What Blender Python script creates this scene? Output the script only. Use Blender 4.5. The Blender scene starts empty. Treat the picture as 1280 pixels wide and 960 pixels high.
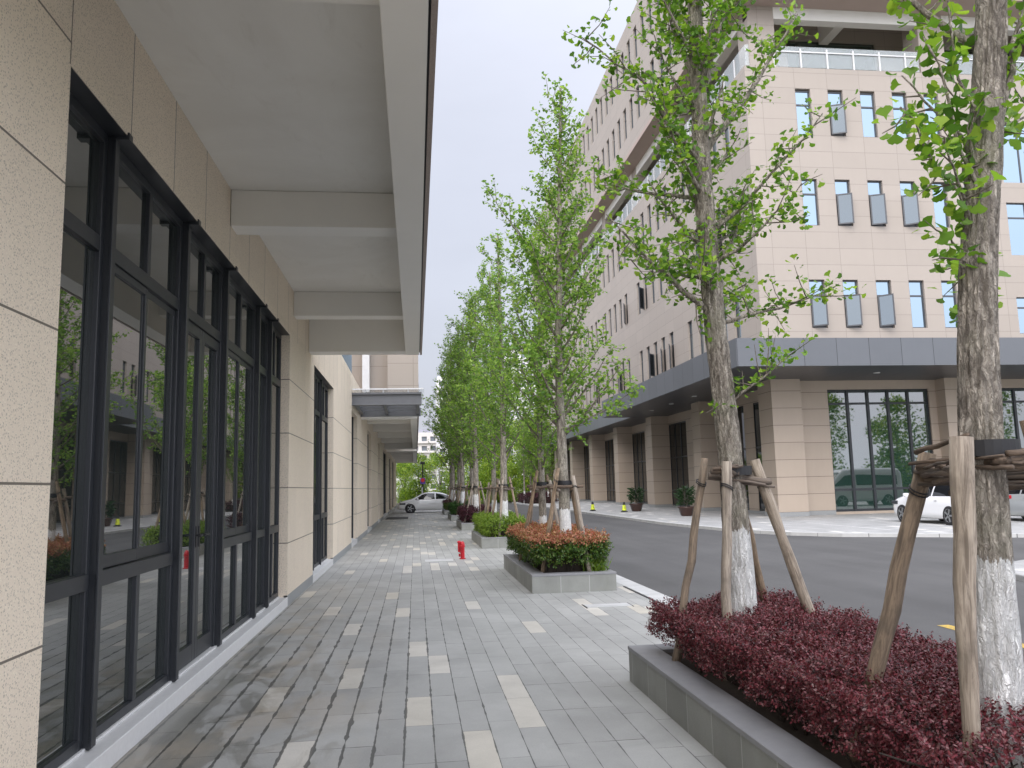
import bpy, math, random
import numpy as np
from mathutils import Matrix, Vector
sc = bpy.context.scene
COL = sc.collection
R = math.radians
rng = np.random.default_rng(7)
random.seed(7)

# ------------------------------------------------------------------ object helpers
def tag(o, label=None, cat=None, group=None, kind=None):
    if label: o['label'] = label
    if cat: o['category'] = cat
    if group: o['group'] = group
    if kind: o['kind'] = kind
    return o

def empty(name, loc, rz=0, **kw):
    o = bpy.data.objects.new(name, None)
    o.empty_display_size = .2
    o.location = loc; o.rotation_euler = (0, 0, rz)
    COL.objects.link(o)
    return tag(o, **kw)

def copy_tree(o, parent=None):
    c = o.copy(); COL.objects.link(c)
    if parent: c.parent = parent
    for ch in list(o.children): copy_tree(ch, c)
    return c

class MB:
    """collects faces in world (or parent-local) coordinates and links them as one mesh object"""
    def __init__(s): s.v = []; s.f = []; s.m = []; s.mi = 0
    def add(s, vs, fs):
        b = len(s.v); s.v += [tuple(map(float, p)) for p in vs]
        for f in fs: s.f.append([b + i for i in f]); s.m.append(s.mi)
    def box(s, x0, x1, y0, y1, z0, z1, rot=None, piv=None):
        vs = [Vector((x, y, z)) for z in (z0, z1) for y in (y0, y1) for x in (x0, x1)]
        if rot is not None:
            p = Vector(piv); vs = [rot @ (v - p) + p for v in vs]
        s.add(vs, [(0, 2, 3, 1), (4, 5, 7, 6), (0, 1, 5, 4), (2, 6, 7, 3), (0, 4, 6, 2), (1, 3, 7, 5)])
    def prism(s, pts, z0, z1):
        n = len(pts)
        s.add([(x, y, z0) for x, y in pts] + [(x, y, z1) for x, y in pts],
              [list(range(n))[::-1], list(range(n, 2 * n))] + [(i, (i + 1) % n, n + (i + 1) % n, n + i) for i in range(n)])
    def sheet(s, pts, z):
        s.add([(x, y, z) for x, y in pts], [list(range(len(pts)))])
    def quad(s, a, b, c, d): s.add([a, b, c, d], [(0, 1, 2, 3)])
    def tube(s, path, rad, n=8, cap=True, jit=0):
        path = np.asarray(path, float); k = len(path)
        rad = np.full(k, rad, float) if np.isscalar(rad) else np.asarray(rad, float)
        t = np.gradient(path, axis=0); t /= np.linalg.norm(t, axis=1)[:, None] + 1e-9
        a = np.array([1., 0, 0]) if abs(t[0][0]) < .8 else np.array([0, 1., 0])
        u = np.cross(t[0], a); u /= np.linalg.norm(u)
        ang = np.arange(n) * 2 * np.pi / n
        vs = []
        for i in range(k):
            u = u - t[i] * (u @ t[i]); u /= np.linalg.norm(u) + 1e-9
            w = np.cross(t[i], u)
            r = rad[i] * (1 + (jit * rng.standard_normal(n) if jit else 0))
            vs.append(path[i] + (np.cos(ang) * r)[:, None] * u + (np.sin(ang) * r)[:, None] * w)
        vs = np.concatenate(vs)
        fs = [(i * n + j, i * n + (j + 1) % n, (i + 1) * n + (j + 1) % n, (i + 1) * n + j) for i in range(k - 1) for j in range(n)]
        if cap: fs += [list(range(n))[::-1], list(range((k - 1) * n, k * n))]
        s.add(vs, fs)
    def lathe(s, prof, c=(0, 0, 0), n=16, axis='z'):
        vs = []
        for r, z in prof:
            for j in range(n):
                a = 2 * math.pi * j / n; p = (r * math.cos(a), r * math.sin(a), z)
                if axis == 'x': p = (p[2], p[0], p[1])
                if axis == 'y': p = (p[0], p[2], p[1])
                vs.append((p[0] + c[0], p[1] + c[1], p[2] + c[2]))
        k = len(prof)
        fs = [(i * n + j, i * n + (j + 1) % n, (i + 1) * n + (j + 1) % n, (i + 1) * n + j) for i in range(k - 1) for j in range(n)]
        fs += [list(range(n))[::-1], list(range((k - 1) * n, k * n))]
        s.add(vs, fs)
    def build(s, name, mats, parent=None, smooth=False, kind=None, local=False, bevel=0, **kw):
        me = bpy.data.meshes.new(name)
        off = Vector((0, 0, 0))
        if parent is not None and not local:
            p = parent
            while p is not None: off += p.location; p = p.parent
        me.from_pydata([(x - off.x, y - off.y, z - off.z) for x, y, z in s.v], [], s.f)
        for m in (mats if isinstance(mats, (list, tuple)) else [mats]): me.materials.append(m)
        me.polygons.foreach_set('material_index', s.m)
        if smooth: me.polygons.foreach_set('use_smooth', [True] * len(s.f))
        me.update()
        o = bpy.data.objects.new(name, me); COL.objects.link(o)
        if parent is not None: o.parent = parent
        if bevel:
            b = o.modifiers.new('bevel', 'BEVEL'); b.width = bevel; b.segments = 2; b.limit_method = 'ANGLE'
        return tag(o, kind=kind, **kw)

def np_mesh(name, V, F, mats, midx=None, parent=None, smooth=False, **kw):
    """V (n,3); F list of index arrays (m,k) with constant k each"""
    me = bpy.data.meshes.new(name)
    me.vertices.add(len(V)); me.vertices.foreach_set('co', np.asarray(V, np.float32).ravel())
    loops = np.concatenate([f.ravel() for f in F]).astype(np.int32)
    sizes = np.concatenate([np.full(len(f), f.shape[1], np.int32) for f in F])
    me.loops.add(len(loops)); me.loops.foreach_set('vertex_index', loops)
    me.polygons.add(len(sizes))
    st = np.zeros(len(sizes), np.int32); st[1:] = np.cumsum(sizes)[:-1]
    me.polygons.foreach_set('loop_start', st)
    for m in (mats if isinstance(mats, (list, tuple)) else [mats]): me.materials.append(m)
    if midx is not None: me.polygons.foreach_set('material_index', np.asarray(midx, np.int32))
    if smooth: me.polygons.foreach_set('use_smooth', np.ones(len(sizes), bool))
    me.update(calc_edges=True); me.validate()
    o = bpy.data.objects.new(name, me); COL.objects.link(o)
    if parent is not None: o.parent = parent
    return tag(o, **kw)

def unit(a): return a / (np.linalg.norm(a, axis=-1, keepdims=True) + 1e-9)

def vnoise(p, seed=0):
    p = np.asarray(p, float); i = np.floor(p).astype(np.int64); f = p - i; f = f * f * (3 - 2 * f)
    def h(a):
        n = (a[..., 0] * 73856093) ^ (a[..., 1] * 19349663) ^ (a[..., 2] * 83492791) ^ (seed * 2654435761)
        n = (n ^ (n >> 13)) * 1274126177 & 0x7fffffff
        return ((n ^ (n >> 16)) & 0xffff) / 65535.
    out = 0
    for dx in (0, 1):
        for dy in (0, 1):
            for dz in (0, 1):
                w = (f[..., 0] if dx else 1 - f[..., 0]) * (f[..., 1] if dy else 1 - f[..., 1]) * (f[..., 2] if dz else 1 - f[..., 2])
                out = out + w * h(i + np.array([dx, dy, dz]))
    return out

# ------------------------------------------------------------------ materials
class NT:
    def __init__(s, name):
        s.m = bpy.data.materials.new(name); s.m.use_nodes = True
        s.t = s.m.node_tree; s.b = s.t.nodes['Principled BSDF']; s.out = s.t.nodes['Material Output']
    def n(s, typ, **kw):
        nd = s.t.nodes.new(typ)
        for k, v in kw.items(): setattr(nd, k, v)
        return nd
    def l(s, a, b): s.t.links.new(a, b)
    def val(s, sock, x):
        if hasattr(x, 'is_linked') or isinstance(x, bpy.types.NodeSocket): s.l(x, sock)
        else: sock.default_value = x
    def math(s, op, a, b=0., c=0., clamp=False):
        nd = s.n('ShaderNodeMath', operation=op); nd.use_clamp = clamp
        for i, x in enumerate((a, b, c)):
            s.val(nd.inputs[i], x)
        return nd.outputs[0]
    def mix(s, fac, a, b, blend='MIX'):
        nd = s.n('ShaderNodeMix', data_type='RGBA', blend_type=blend)
        s.val(nd.inputs[0], fac)
        for i, x in ((6, a), (7, b)):
            if isinstance(x, (tuple, list)): nd.inputs[i].default_value = (*x[:3], 1)
            else: s.l(x, nd.inputs[i])
        return nd.outputs[2]
    def pos(s): return s.n('ShaderNodeNewGeometry').outputs['Position']
    def obj(s): return s.n('ShaderNodeTexCoord').outputs['Object']
    def mapv(s, v, scale=(1, 1, 1), loc=(0, 0, 0)):
        nd = s.n('ShaderNodeMapping'); s.l(v, nd.inputs[0]); nd.inputs[3].default_value = scale; nd.inputs[1].default_value = loc
        return nd.outputs[0]
    def noise(s, v, scale, detail=4, rough=.55, dist=0):
        nd = s.n('ShaderNodeTexNoise'); s.l(v, nd.inputs['Vector']); nd.inputs['Scale'].default_value = scale
        nd.inputs['Detail'].default_value = detail; nd.inputs['Roughness'].default_value = rough; nd.inputs['Distortion'].default_value = dist
        return nd.outputs[0]
    def vor(s, v, scale, feature='F1', out='Distance'):
        nd = s.n('ShaderNodeTexVoronoi', feature=feature); s.l(v, nd.inputs['Vector']); nd.inputs['Scale'].default_value = scale
        return nd.outputs[out]
    def ramp(s, x, *st):
        nd = s.n('ShaderNodeValToRGB'); s.l(x, nd.inputs[0]); e = nd.color_ramp.elements
        while len(e) < len(st): e.new(.5)
        for el, (p, c) in zip(e, st): el.position = p; el.color = (*c, 1) if isinstance(c, tuple) else (c, c, c, 1)
        return nd.outputs[0]
    def bump(s, h, strength=.3, dist=.01):
        nd = s.n('ShaderNodeBump'); nd.inputs[0].default_value = strength; nd.inputs[1].default_value = dist; s.l(h, nd.inputs['Height'])
        s.l(nd.outputs[0], s.b.inputs['Normal']); return nd
    def sep(s, v):
        nd = s.n('ShaderNodeSeparateXYZ'); s.l(v, nd.inputs[0]); return nd.outputs
    def comb(s, x, y, z=0.):
        nd = s.n('ShaderNodeCombineXYZ')
        for i, q in enumerate((x, y, z)): s.val(nd.inputs[i], q)
        return nd.outputs[0]
    def white(s, v):
        nd = s.n('ShaderNodeTexWhiteNoise', noise_dimensions='3D'); s.l(v, nd.inputs[0]); return nd.outputs
    def fin(s, color=None, rough=.6, metal=0., spec=None, ior=None):
        if color is not None:
            if isinstance(color, (tuple, list)): s.b.inputs['Base Color'].default_value = (*color[:3], 1)
            else: s.l(color, s.b.inputs['Base Color'])
        s.val(s.b.inputs['Roughness'], rough); s.b.inputs['Metallic'].default_value = metal
        if spec is not None: s.b.inputs['Specular IOR Level'].default_value = spec
        if ior is not None: s.b.inputs['IOR'].default_value = ior
        return s.m

def plain(name, col, rough=.6, metal=0., var=.12, scale=6, spec=None, ior=None, bump=0):
    t = NT(name); n = t.noise(t.obj(), scale, 5, .6)
    k = t.math('MULTIPLY_ADD', n, 2 * var, 1 - var)
    c = t.mix(1., col, t.comb(k, k, k), 'MULTIPLY')
    if bump: t.bump(t.noise(t.obj(), scale * 8, 4), bump, .004)
    return t.fin(c, rough, metal, spec, ior)

def panels(name, col, pu=1e6, ou=0., pz=.8, oz=0., lw=.012, speck=0.0, var=.05, nohz=None, zmin_v=None, jdark=.22, streak=None, dirt=.1, rough=.55):
    """stone cladding with joints, positions in metres on walls facing X or Y"""
    t = NT(name); P = t.pos(); x, y, z = t.sep(P)
    g = t.n('ShaderNodeNewGeometry'); nx = t.sep(g.outputs['True Normal'])[0]
    side = t.math('GREATER_THAN', t.math('ABSOLUTE', nx), .5)
    u = t.math('ADD', t.math('MULTIPLY', y, side), t.math('MULTIPLY', x, t.math('SUBTRACT', 1., side)))
    cu = t.math('DIVIDE', t.math('SUBTRACT', u, ou), pu); cz = t.math('DIVIDE', t.math('SUBTRACT', z, oz), pz)
    def line(c, p):
        f = t.math('FRACT', c); d = t.math('MULTIPLY', t.math('MINIMUM', f, t.math('SUBTRACT', 1., f)), p)
        return t.math('LESS_THAN', d, lw / 2)
    lu, lz = line(cu, pu), line(cz, pz)
    if zmin_v is not None: lu = t.math('MULTIPLY', lu, t.math('GREATER_THAN', z, zmin_v))
    if nohz: lz = t.math('MULTIPLY', lz, t.math('SUBTRACT', 1., t.math('MULTIPLY', t.math('GREATER_THAN', z, nohz[0]), t.math('GREATER_THAN', y, nohz[1]))))
    m = t.math('MAXIMUM', lu, lz)
    cell = t.white(t.comb(t.math('FLOOR', cu), t.math('FLOOR', cz), side))[0]
    k = t.math('ADD', t.math('MULTIPLY_ADD', cell, 2 * var, 1 - var), t.math('MULTIPLY_ADD', t.noise(P, 1.3, 5, .6), dirt * 2, -dirt))
    # rain streaks: narrow vertical noise
    k = t.math('ADD', k, t.math('MULTIPLY_ADD', t.noise(t.mapv(P, (2.2, 2.2, .12)), 3., 4, .6), dirt if streak is None else streak, -(dirt if streak is None else streak) / 2))
    c = t.mix(1., col, t.comb(k, k, k), 'MULTIPLY')
    if speck:
        s1 = t.math('LESS_THAN', t.vor(P, 62), .27); s2 = t.math('GREATER_THAN', t.noise(P, 120, 3, .7), .6)
        n3 = t.math('LESS_THAN', t.vor(t.mapv(P, loc=(3.3, 1.7, .4)), 41), .22)
        c = t.mix(t.math('MULTIPLY', s1, speck), c, tuple(q * .35 for q in col))
        c = t.mix(t.math('MULTIPLY', n3, speck), c, tuple(q * .6 for q in col))
        c = t.mix(t.math('MULTIPLY', s2, speck), c, tuple(min(1, q * 1.35) for q in col))
    c = t.mix(m, c, tuple(q * jdark for q in col))
    t.bump(t.math('SUBTRACT', t.math('MULTIPLY', t.noise(P, 60, 3), .15), m), .5, .006)
    return t.fin(c, rough)

def paving(name, base, light, w=.195, L=.79, warm=True):
    t = NT(name); P = t.pos(); x, y, z = t.sep(P)
    cx = t.math('DIVIDE', t.math('ADD', x, .087), w); ix = t.math('FLOOR', cx)
    off = t.math('MULTIPLY', t.math('FLOOR', t.math('MULTIPLY', t.white(t.comb(ix, 3.7, 1.1))[0], 4.)), .25)
    cy = t.math('ADD', t.math('DIVIDE', y, L), off); iy = t.math('FLOOR', cy)
    h = t.white(t.comb(ix, iy, 5.))[0]; h2 = t.white(t.comb(ix, iy, 11.))[0]
    fx = t.math('FRACT', cx); fy = t.math('FRACT', cy)
    dx = t.math('MULTIPLY', t.math('MINIMUM', fx, t.math('SUBTRACT', 1., fx)), w)
    dy = t.math('MULTIPLY', t.math('MINIMUM', fy, t.math('SUBTRACT', 1., fy)), L)
    jn = t.noise(P, 5., 3)
    zj = t.math('MULTIPLY', t.math('DIVIDE', t.math('SUBTRACT', .7, x), 1.4, clamp=True), t.math('DIVIDE', t.math('SUBTRACT', 14., y), 5., clamp=True))
    jw = t.math('MULTIPLY_ADD', t.math('POWER', jn, 3.), t.math('MULTIPLY_ADD', zj, .050, .016), .0008)
    gx = t.math('LESS_THAN', dx, jw)
    gy = t.math('LESS_THAN', dy, t.math('MULTIPLY_ADD', t.math('POWER', t.noise(t.mapv(P, loc=(9, 2, 0)), 4., 3), 3.), .016, .0004))
    m = t.math('MAXIMUM', gx, gy)
    isl = t.math('LESS_THAN', h, .072)
    k = t.math('MULTIPLY_ADD', h2, .16, .92)
    c = t.mix(1., base, t.comb(k, k, k), 'MULTIPLY')
    c = t.mix(isl, c, t.mix(h2, light, tuple(q * f for q, f in zip(light, (.93, .91, .86)))))
    fine = t.math('MULTIPLY_ADD', t.noise(P, 90, 4, .7), .35, .82); c = t.mix(1., c, t.comb(fine, fine, fine), 'MULTIPLY')
    blot = t.ramp(t.noise(P, 1.1, 6, .62, .5), (.35, .84), (.62, 1.04)); c = t.mix(1., c, blot, 'MULTIPLY')
    # light scuffs
    sc1 = t.ramp(t.noise(t.mapv(P, (1, .5, 1)), 7., 6, .7, 1.), (.56, 0.), (.75, 1.)); c = t.mix(t.math('MULTIPLY', sc1, .14), c, (.62, .62, .60))
    rough = .62
    if warm:   # damp, dirty patches that drip from the canopy along the glazing
        zone = t.math('MULTIPLY', t.math('SUBTRACT', 1., t.math('DIVIDE', t.math('ADD', x, 1.9), 1.75), clamp=True), t.math('SUBTRACT', 1., t.math('DIVIDE', t.math('SUBTRACT', y, 6.5), 9.), clamp=True))
        zone = t.math('POWER', zone, .55)
        wn = t.noise(t.mapv(P, (1.6, .75, 1)), 2.0, 8, .66, .8)
        wet = t.ramp(t.math('MULTIPLY', wn, t.math('MULTIPLY_ADD', zone, .60, .62)), (.47, 0.), (.55, 1.))
        wet = t.math('MULTIPLY', wet, zone)
        c = t.mix(t.math('MULTIPLY', wet, .7), c, t.mix(1., c, (.46, .44, .39), 'MULTIPLY'))
        rust = t.ramp(t.noise(t.mapv(P, (1, .6, 1), (4, 7, 0)), 1.7, 6, .6), (.48, 0.), (.62, 1.))
        c = t.mix(t.math('MULTIPLY', t.math('MULTIPLY', rust, zone), .5), c, (.42, .35, .26))
        rough = t.math('MULTIPLY_ADD', wet, -.34, .62)
    c = t.mix(t.math('MULTIPLY', m, .82), c, (.05, .05, .045))
    hh = t.math('SUBTRACT', t.math('MULTIPLY', t.noise(P, 70, 4), .25), m)
    t.bump(hh, .45, .006)
    return t.fin(c, rough)

def asphalt(name, base):
    t = NT(name); P = t.pos()
    k = t.math('MULTIPLY', t.math('MULTIPLY_ADD', t.noise(P, .35, 6, .6), .7, .65), t.math('MULTIPLY_ADD', t.noise(P, 140, 3, .8), .9, .55))
    tr = t.ramp(t.noise(t.mapv(P, (.9, .07, 1)), 1.2, 5, .6), (.35, .86), (.65, 1.1))
    c = t.mix(1., t.mix(1., base, t.comb(k, k, k), 'MULTIPLY'), tr, 'MULTIPLY')
    s = t.math('GREATER_THAN', t.noise(P, 210, 2, .6), .66); c = t.mix(t.math('MULTIPLY', s, .4), c, (.3, .3, .3))
    t.bump(t.noise(P, 160, 3, .8), .4, .004)
    return t.fin(c, .8)

def leaf_mat(name, cols, trans=.35, rough=.45, hue=.5):
    t = NT(name)
    ri = t.n('ShaderNodeNewGeometry').outputs['Random Per Island']
    c = t.ramp(ri, *[(i / max(1, len(cols) - 1), q) for i, q in enumerate(cols)])
    t.fin(c, rough, spec=.35)
    if trans:
        tb = t.n('ShaderNodeBsdfTranslucent'); t.l(t.mix(1., c, (1.25, 1.3, .7), 'MULTIPLY'), tb.inputs[0])
        ms = t.n('ShaderNodeMixShader'); ms.inputs[0].default_value = trans
        t.l(t.b.outputs[0], ms.inputs[1]); t.l(tb.outputs[0], ms.inputs[2]); t.l(ms.outputs[0], t.out.inputs[0])
    return t.m

def bark(name, dark, lite, paint_z=None, scale=1., bump=.9):
    t = NT(name); P = t.obj(); z = t.sep(P)[2]
    wp = t.n('ShaderNodeVectorMath', operation='MULTIPLY_ADD'); dn = t.n('ShaderNodeTexNoise'); t.l(P, dn.inputs['Vector']); dn.inputs['Scale'].default_value = 16; dn.inputs['Detail'].default_value = 4
    t.l(dn.outputs['Color'], wp.inputs[0]); wp.inputs[1].default_value = (.05, .05, .14); t.l(P, wp.inputs[2])
    q = t.mapv(wp.outputs[0], (scale, scale, scale * .20))
    v = t.vor(q, 52, 'DISTANCE_TO_EDGE'); n = t.noise(q, 34, 7, .7, .4); n2 = t.noise(P, 3, 4)
    crack = t.math('MULTIPLY_ADD', t.ramp(v, (.0, 0.), (.16, 1.)), .55, .45)
    h = t.math('MULTIPLY', crack, t.ramp(n, (.38, .04), (.60, 1.)))
    c = t.mix(t.math('MULTIPLY', h, 1.15, clamp=True), dark, lite)
    c = t.mix(t.math('MULTIPLY', t.ramp(n2, (.5, 0.), (.7, 1.)), .35), c, tuple(a * b for a, b in zip(lite, (.72, .80, .66))))
    if paint_z:
        e = t.math('ADD', z, t.math('MULTIPLY_ADD', t.noise(t.mapv(P, (14, 14, 3)), 1.6, 4, .7), .26, -.13))
        pm = t.math('LESS_THAN', e, paint_z)
        worn = t.ramp(t.noise(t.mapv(P, (1, 1, .35)), 34, 5, .7), (.26, 0.), (.36, 1.))
        c = t.mix(t.math('MULTIPLY', pm, t.math('MULTIPLY_ADD', worn, .45, .55)), c, t.mix(t.math('MULTIPLY', h, 1.2, clamp=True), (.60, .60, .58), (.90, .90, .87)))
    t.bump(h, bump, .012)
    return t.fin(c, .85)

def timber(name, dark, lite):
    t = NT(name); P = t.obj()
    q = t.mapv(P, (9, 9, .9)); n = t.noise(q, 4., 6, .7, 1.2); b = t.noise(P, 5, 4)
    ri = t.n('ShaderNodeObjectInfo').outputs['Random']
    c = t.mix(t.ramp(n, (.36, 0.), (.64, 1.)), dark, lite)
    c = t.mix(t.math('MULTIPLY', t.ramp(b, (.52, 0.), (.68, 1.)), .55), c, tuple(a * .5 for a in dark))
    c = t.mix(t.math('MULTIPLY', ri, .25), c, (.30, .29, .27))
    t.bump(n, .7, .008)
    return t.fin(c, .85)

def glass(name, base, ior, rough=.015, wav=.0):
    t = NT(name)
    if wav: t.bump(t.noise(t.pos(), .7, 2), wav, .02)
    return t.fin(base, rough, ior=ior)

M = {}
M['wall_left'] = panels('beige_granite', (.79, .68, .545), pu=.962, ou=4.42, pz=.8125, oz=.098, lw=.013, speck=.6, zmin_v=4.035, nohz=(4.04, 4.43), var=.04, dirt=.07)
M['wall_far'] = panels('pale_beige_stone', (.385, .335, .287), pu=1.68, ou=18.43, pz=.802, oz=.49, lw=.014, var=.03, dirt=.03, jdark=.58, streak=.03)
M['wall_low'] = panels('tan_stone', (.45, .37, .295), pz=.80, oz=.2, lw=.02, var=.05, dirt=.06, jdark=.3)
M['plinth'] = plain('grey_granite_plinth', (.30, .31, .31), .55, var=.15, scale=14)
M['sill'] = plain('pale_granite_sill', (.66, .66, .65), .5, var=.1, scale=25)
t = NT('painted_concrete_soffit'); P = t.pos()
c = t.mix(t.ramp(t.noise(P, .9, 7, .62, .6), (.38, 0.), (.66, 1.)), (.73, .71, .66), (.79, .775, .73))
c = t.mix(t.math('MULTIPLY', t.ramp(t.noise(t.mapv(P, (1.4, .5, 1)), 2.3, 6, .7, 1.2), (.58, 0.), (.72, 1.)), .22), c, (.50, .46, .39))
t.bump(t.noise(P, 9, 5), .12, .006); M['soffit'] = t.fin(c, .85)
M['soffit_warm'] = plain('painted_concrete_beam', (.79, .77, .72), .85, var=.05, scale=1.5, bump=.05)
M['brownstone'] = panels('brown_stone_trim', (.30, .245, .215), pu=1.2, pz=1e6, lw=.01, speck=.3)
M['brown_soffit'] = plain('brown_soffit_stone', (.42, .33, .285), .7, var=.06, scale=1.)
M['frame'] = plain('charcoal_aluminium', (.022, .025, .030), .38, 0., .15, 4, spec=.6)
M['frame_grey'] = plain('grey_aluminium', (.075, .078, .085), .4, 0., .1, 4)
M['glass_left'] = glass('dark_shop_glass', (.016, .021, .020), 4.2, .012, .015)
M['glass_dark'] = glass('dark_green_glass', (.022, .050, .040), 2.5, .02, .02); M['glass_side'] = glass('black_lobby_glass', (.008, .011, .011), 1.5, .02, .02); t = NT('grey_sash_glass'); M['glass_sash'] = t.fin((.16, .185, .20), .05, .85)
t = NT('sky_tinted_glass'); t.bump(t.noise(t.pos(), .5, 2), .03, .02); M['glass_up'] = t.fin((.30, .385, .45), .06, 1.)
t = NT('rail_glass'); t.fin((.80, .87, .88), .03, 0., ior=1.5); t.b.inputs['Alpha'].default_value = .26; M['glass_rail'] = t.m
M['white_metal'] = plain('white_metal', (.72, .72, .72), .4)
M['fascia'] = panels('blue_grey_metal_cladding', (.120, .128, .140), pu=1.45, ou=13.19, pz=1e6, lw=.022, var=.05, dirt=.06, rough=.42)
M['dark_soffit'] = panels('dark_metal_soffit', (.05, .052, .058), pu=1.45, ou=13.19, pz=1e6, lw=.02, var=.12, rough=.35)
M['lamp_off'] = plain('lamp_trim', (.6, .6, .58), .4)
M['steel'] = plain('grey_steel', (.14, .145, .155), .45, 0., .12)
M['paving'] = paving('grey_stone_paving', (.37, .37, .347), (.575, .55, .49))
M['paving_far'] = paving('grey_stone_paving_opposite', (.40, .40, .39), (.68, .67, .64), w=.3, L=.9, warm=False)
M['asphalt'] = asphalt('asphalt', (.083, .082, .080))
M['kerb'] = panels('pale_kerb_stone', (.46, .46, .45), pu=1.0, pz=1e6, lw=.012, var=.06)
t = NT('kerb_top'); P = t.pos(); y = t.sep(P)[1]; f = t.math('FRACT', y); c = t.mix(t.math('LESS_THAN', f, .012), t.mix(t.noise(P, 3., 6), (.40, .40, .39), (.62, .62, .60)), (.15, .15, .15)); M['kerb'] = t.fin(c, .6)
t = NT('wild_ground'); P = t.pos(); M['ground'] = t.fin(t.mix(t.noise(P, .3, 6), (.06, .075, .035), (.12, .11, .07)), .95)
M['soil'] = plain('planter_soil', (.055, .042, .03), .95, var=.4, scale=30, bump=.6)
t = NT('road_paint_yellow'); P = t.pos(); M['yellow'] = t.fin(t.mix(t.ramp(t.noise(P, 14, 6, .7), (.42, 0.), (.6, 1.)), (.62, .40, .05), (.32, .25, .10)), .7)
t = NT('road_paint_white'); P = t.pos(); M['white'] = t.fin(t.mix(t.ramp(t.noise(P, 14, 6, .7), (.42, 0.), (.62, 1.)), (.72, .72, .70), (.42, .42, .40)), .7)
# planter stone: vertical joints every 0.62 m
t = NT('planter_granite'); P = t.pos(); x, y, z = t.sep(P)
g = t.n('ShaderNodeNewGeometry'); nx, ny, nz = t.sep(g.outputs['True Normal'])
side = t.math('GREATER_THAN', t.math('ABSOLUTE', nx), .5)
u = t.math('ADD', t.math('MULTIPLY', t.math('ADD', y, .07), side), t.math('MULTIPLY', t.math('SUBTRACT', x, 1.78), t.math('SUBTRACT', 1., side)))
fr = t.math('FRACT', t.math('DIVIDE', u, .455)); dj = t.math('MULTIPLY', t.math('MINIMUM', fr, t.math('SUBTRACT', 1., fr)), .455)
jt = t.math('MULTIPLY', t.math('LESS_THAN', dj, .006), t.math('LESS_THAN', t.math('ABSOLUTE', nz), .5))
cell = t.white(t.comb(t.math('FLOOR', t.math('DIVIDE', u, .455)), side, 1.))[0]
k = t.math('MULTIPLY', t.math('MULTIPLY_ADD', cell, .22, .88), t.math('MULTIPLY', t.math('MULTIPLY_ADD', t.noise(P, 2.6, 6, .65), .55, .72), t.math('MULTIPLY_ADD', t.noise(P, 130, 3, .7), .4, .8)))
c = t.mix(1., (.27, .275, .25), t.comb(k, k, k), 'MULTIPLY')
damp = t.math('MULTIPLY', t.ramp(t.noise(t.mapv(P, (1.5, 1.5, .6)), 2.2, 5, .6), (.45, 0.), (.7, 1.)), .35)
c = t.mix(damp, c, (.17, .18, .145)); c = t.mix(t.math('MULTIPLY', jt, .55), c, (.50, .50, .48))
t.bump(t.noise(P, 90, 4), .25, .004); M['planter'] = t.fin(c, .6)
M['coping'] = plain('planter_coping', (.25, .25, .255), .5, var=.2, scale=7)
M['bark_near'] = bark('ginkgo_bark_painted', (.085, .070, .054), (.51, .455, .385), 1.02, 1., 1.)
M['bark_far'] = bark('ginkgo_bark', (.10, .085, .065), (.40, .36, .30), 1.0, .8, .7)
M['twig'] = plain('twig_bark', (.16, .135, .11), .85, var=.3, scale=20)
M['timber'] = timber('weathered_timber', (.10, .066, .038), (.37, .27, .175))
M['timber_grey'] = timber('grey_timber', (.16, .125, .092), (.45, .38, .30))
M['branch_wood'] = timber('dark_branch_wood', (.035, .025, .018), (.20, .14, .095))
M['rubber'] = plain('black_rubber', (.018, .018, .02), .6)
M['ginkgo'] = leaf_mat('ginkgo_leaf', [(.065, .15, .020), (.12, .25, .030), (.21, .37, .045), (.34, .48, .065)], .45)
M['ginkgo_far'] = leaf_mat('ginkgo_leaf_distant', [(.085, .18, .035), (.15, .28, .048), (.24, .39, .07), (.36, .50, .11)], .45)
M['red_leaf'] = leaf_mat('dark_red_leaf', [(.042, .015, .016), (.095, .020, .026), (.165, .026, .038), (.22, .058, .068), (.24, .14, .135)], .15, .32)
M['purple_leaf'] = leaf_mat('purple_leaf', [(.028, .009, .013), (.06, .014, .022), (.09, .02, .03)], .12)
M['orange_leaf'] = leaf_mat('orange_red_leaf', [(.16, .10, .035), (.36, .11, .065), (.48, .19, .12), (.52, .27, .16), (.28, .25, .07)], .25)
M['green_leaf'] = leaf_mat('glossy_green_leaf', [(.028, .065, .012), (.05, .11, .018), (.085, .16, .025), (.13, .15, .03)], .2, .3)
M['lime_leaf'] = leaf_mat('yellow_green_leaf', [(.10, .18, .022), (.17, .27, .03), (.25, .34, .045)], .3)
M['deep_leaf'] = leaf_mat('deep_green_leaf', [(.02, .06, .014), (.035, .10, .02), (.06, .14, .025)], .2)
M['bush_leaf'] = leaf_mat('bright_camphor_leaf', [(.07, .15, .018), (.16, .28, .03), (.30, .43, .045), (.42, .50, .06)], .4)
M['pine_leaf'] = leaf_mat('dark_cedar_leaf', [(.02, .045, .018), (.035, .075, .026)], .1)
M['core'] = plain('hedge_twigs', (.03, .022, .016), .9, var=.4, scale=20)
M['car_white'] = plain('white_car_paint', (.86, .865, .87), .18, 0., .01, 2); M['car_white'].node_tree.nodes['Principled BSDF'].inputs['Coat Weight'].default_value = .6
M['car_silver'] = plain('silver_car_paint', (.46, .48, .48), .25, .35, .02, 2)
M['car_glass'] = glass('car_window_glass', (.012, .013, .015), 1.6, .02)
M['tyre'] = plain('tyre_rubber', (.02, .02, .021), .8)
M['rim'] = plain('alloy_rim', (.42, .43, .44), .3, .8)
M['black'] = plain('black_plastic', (.02, .02, .022), .5)
M['tail'] = plain('tail_lamp_red', (.35, .012, .02), .2)
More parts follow.
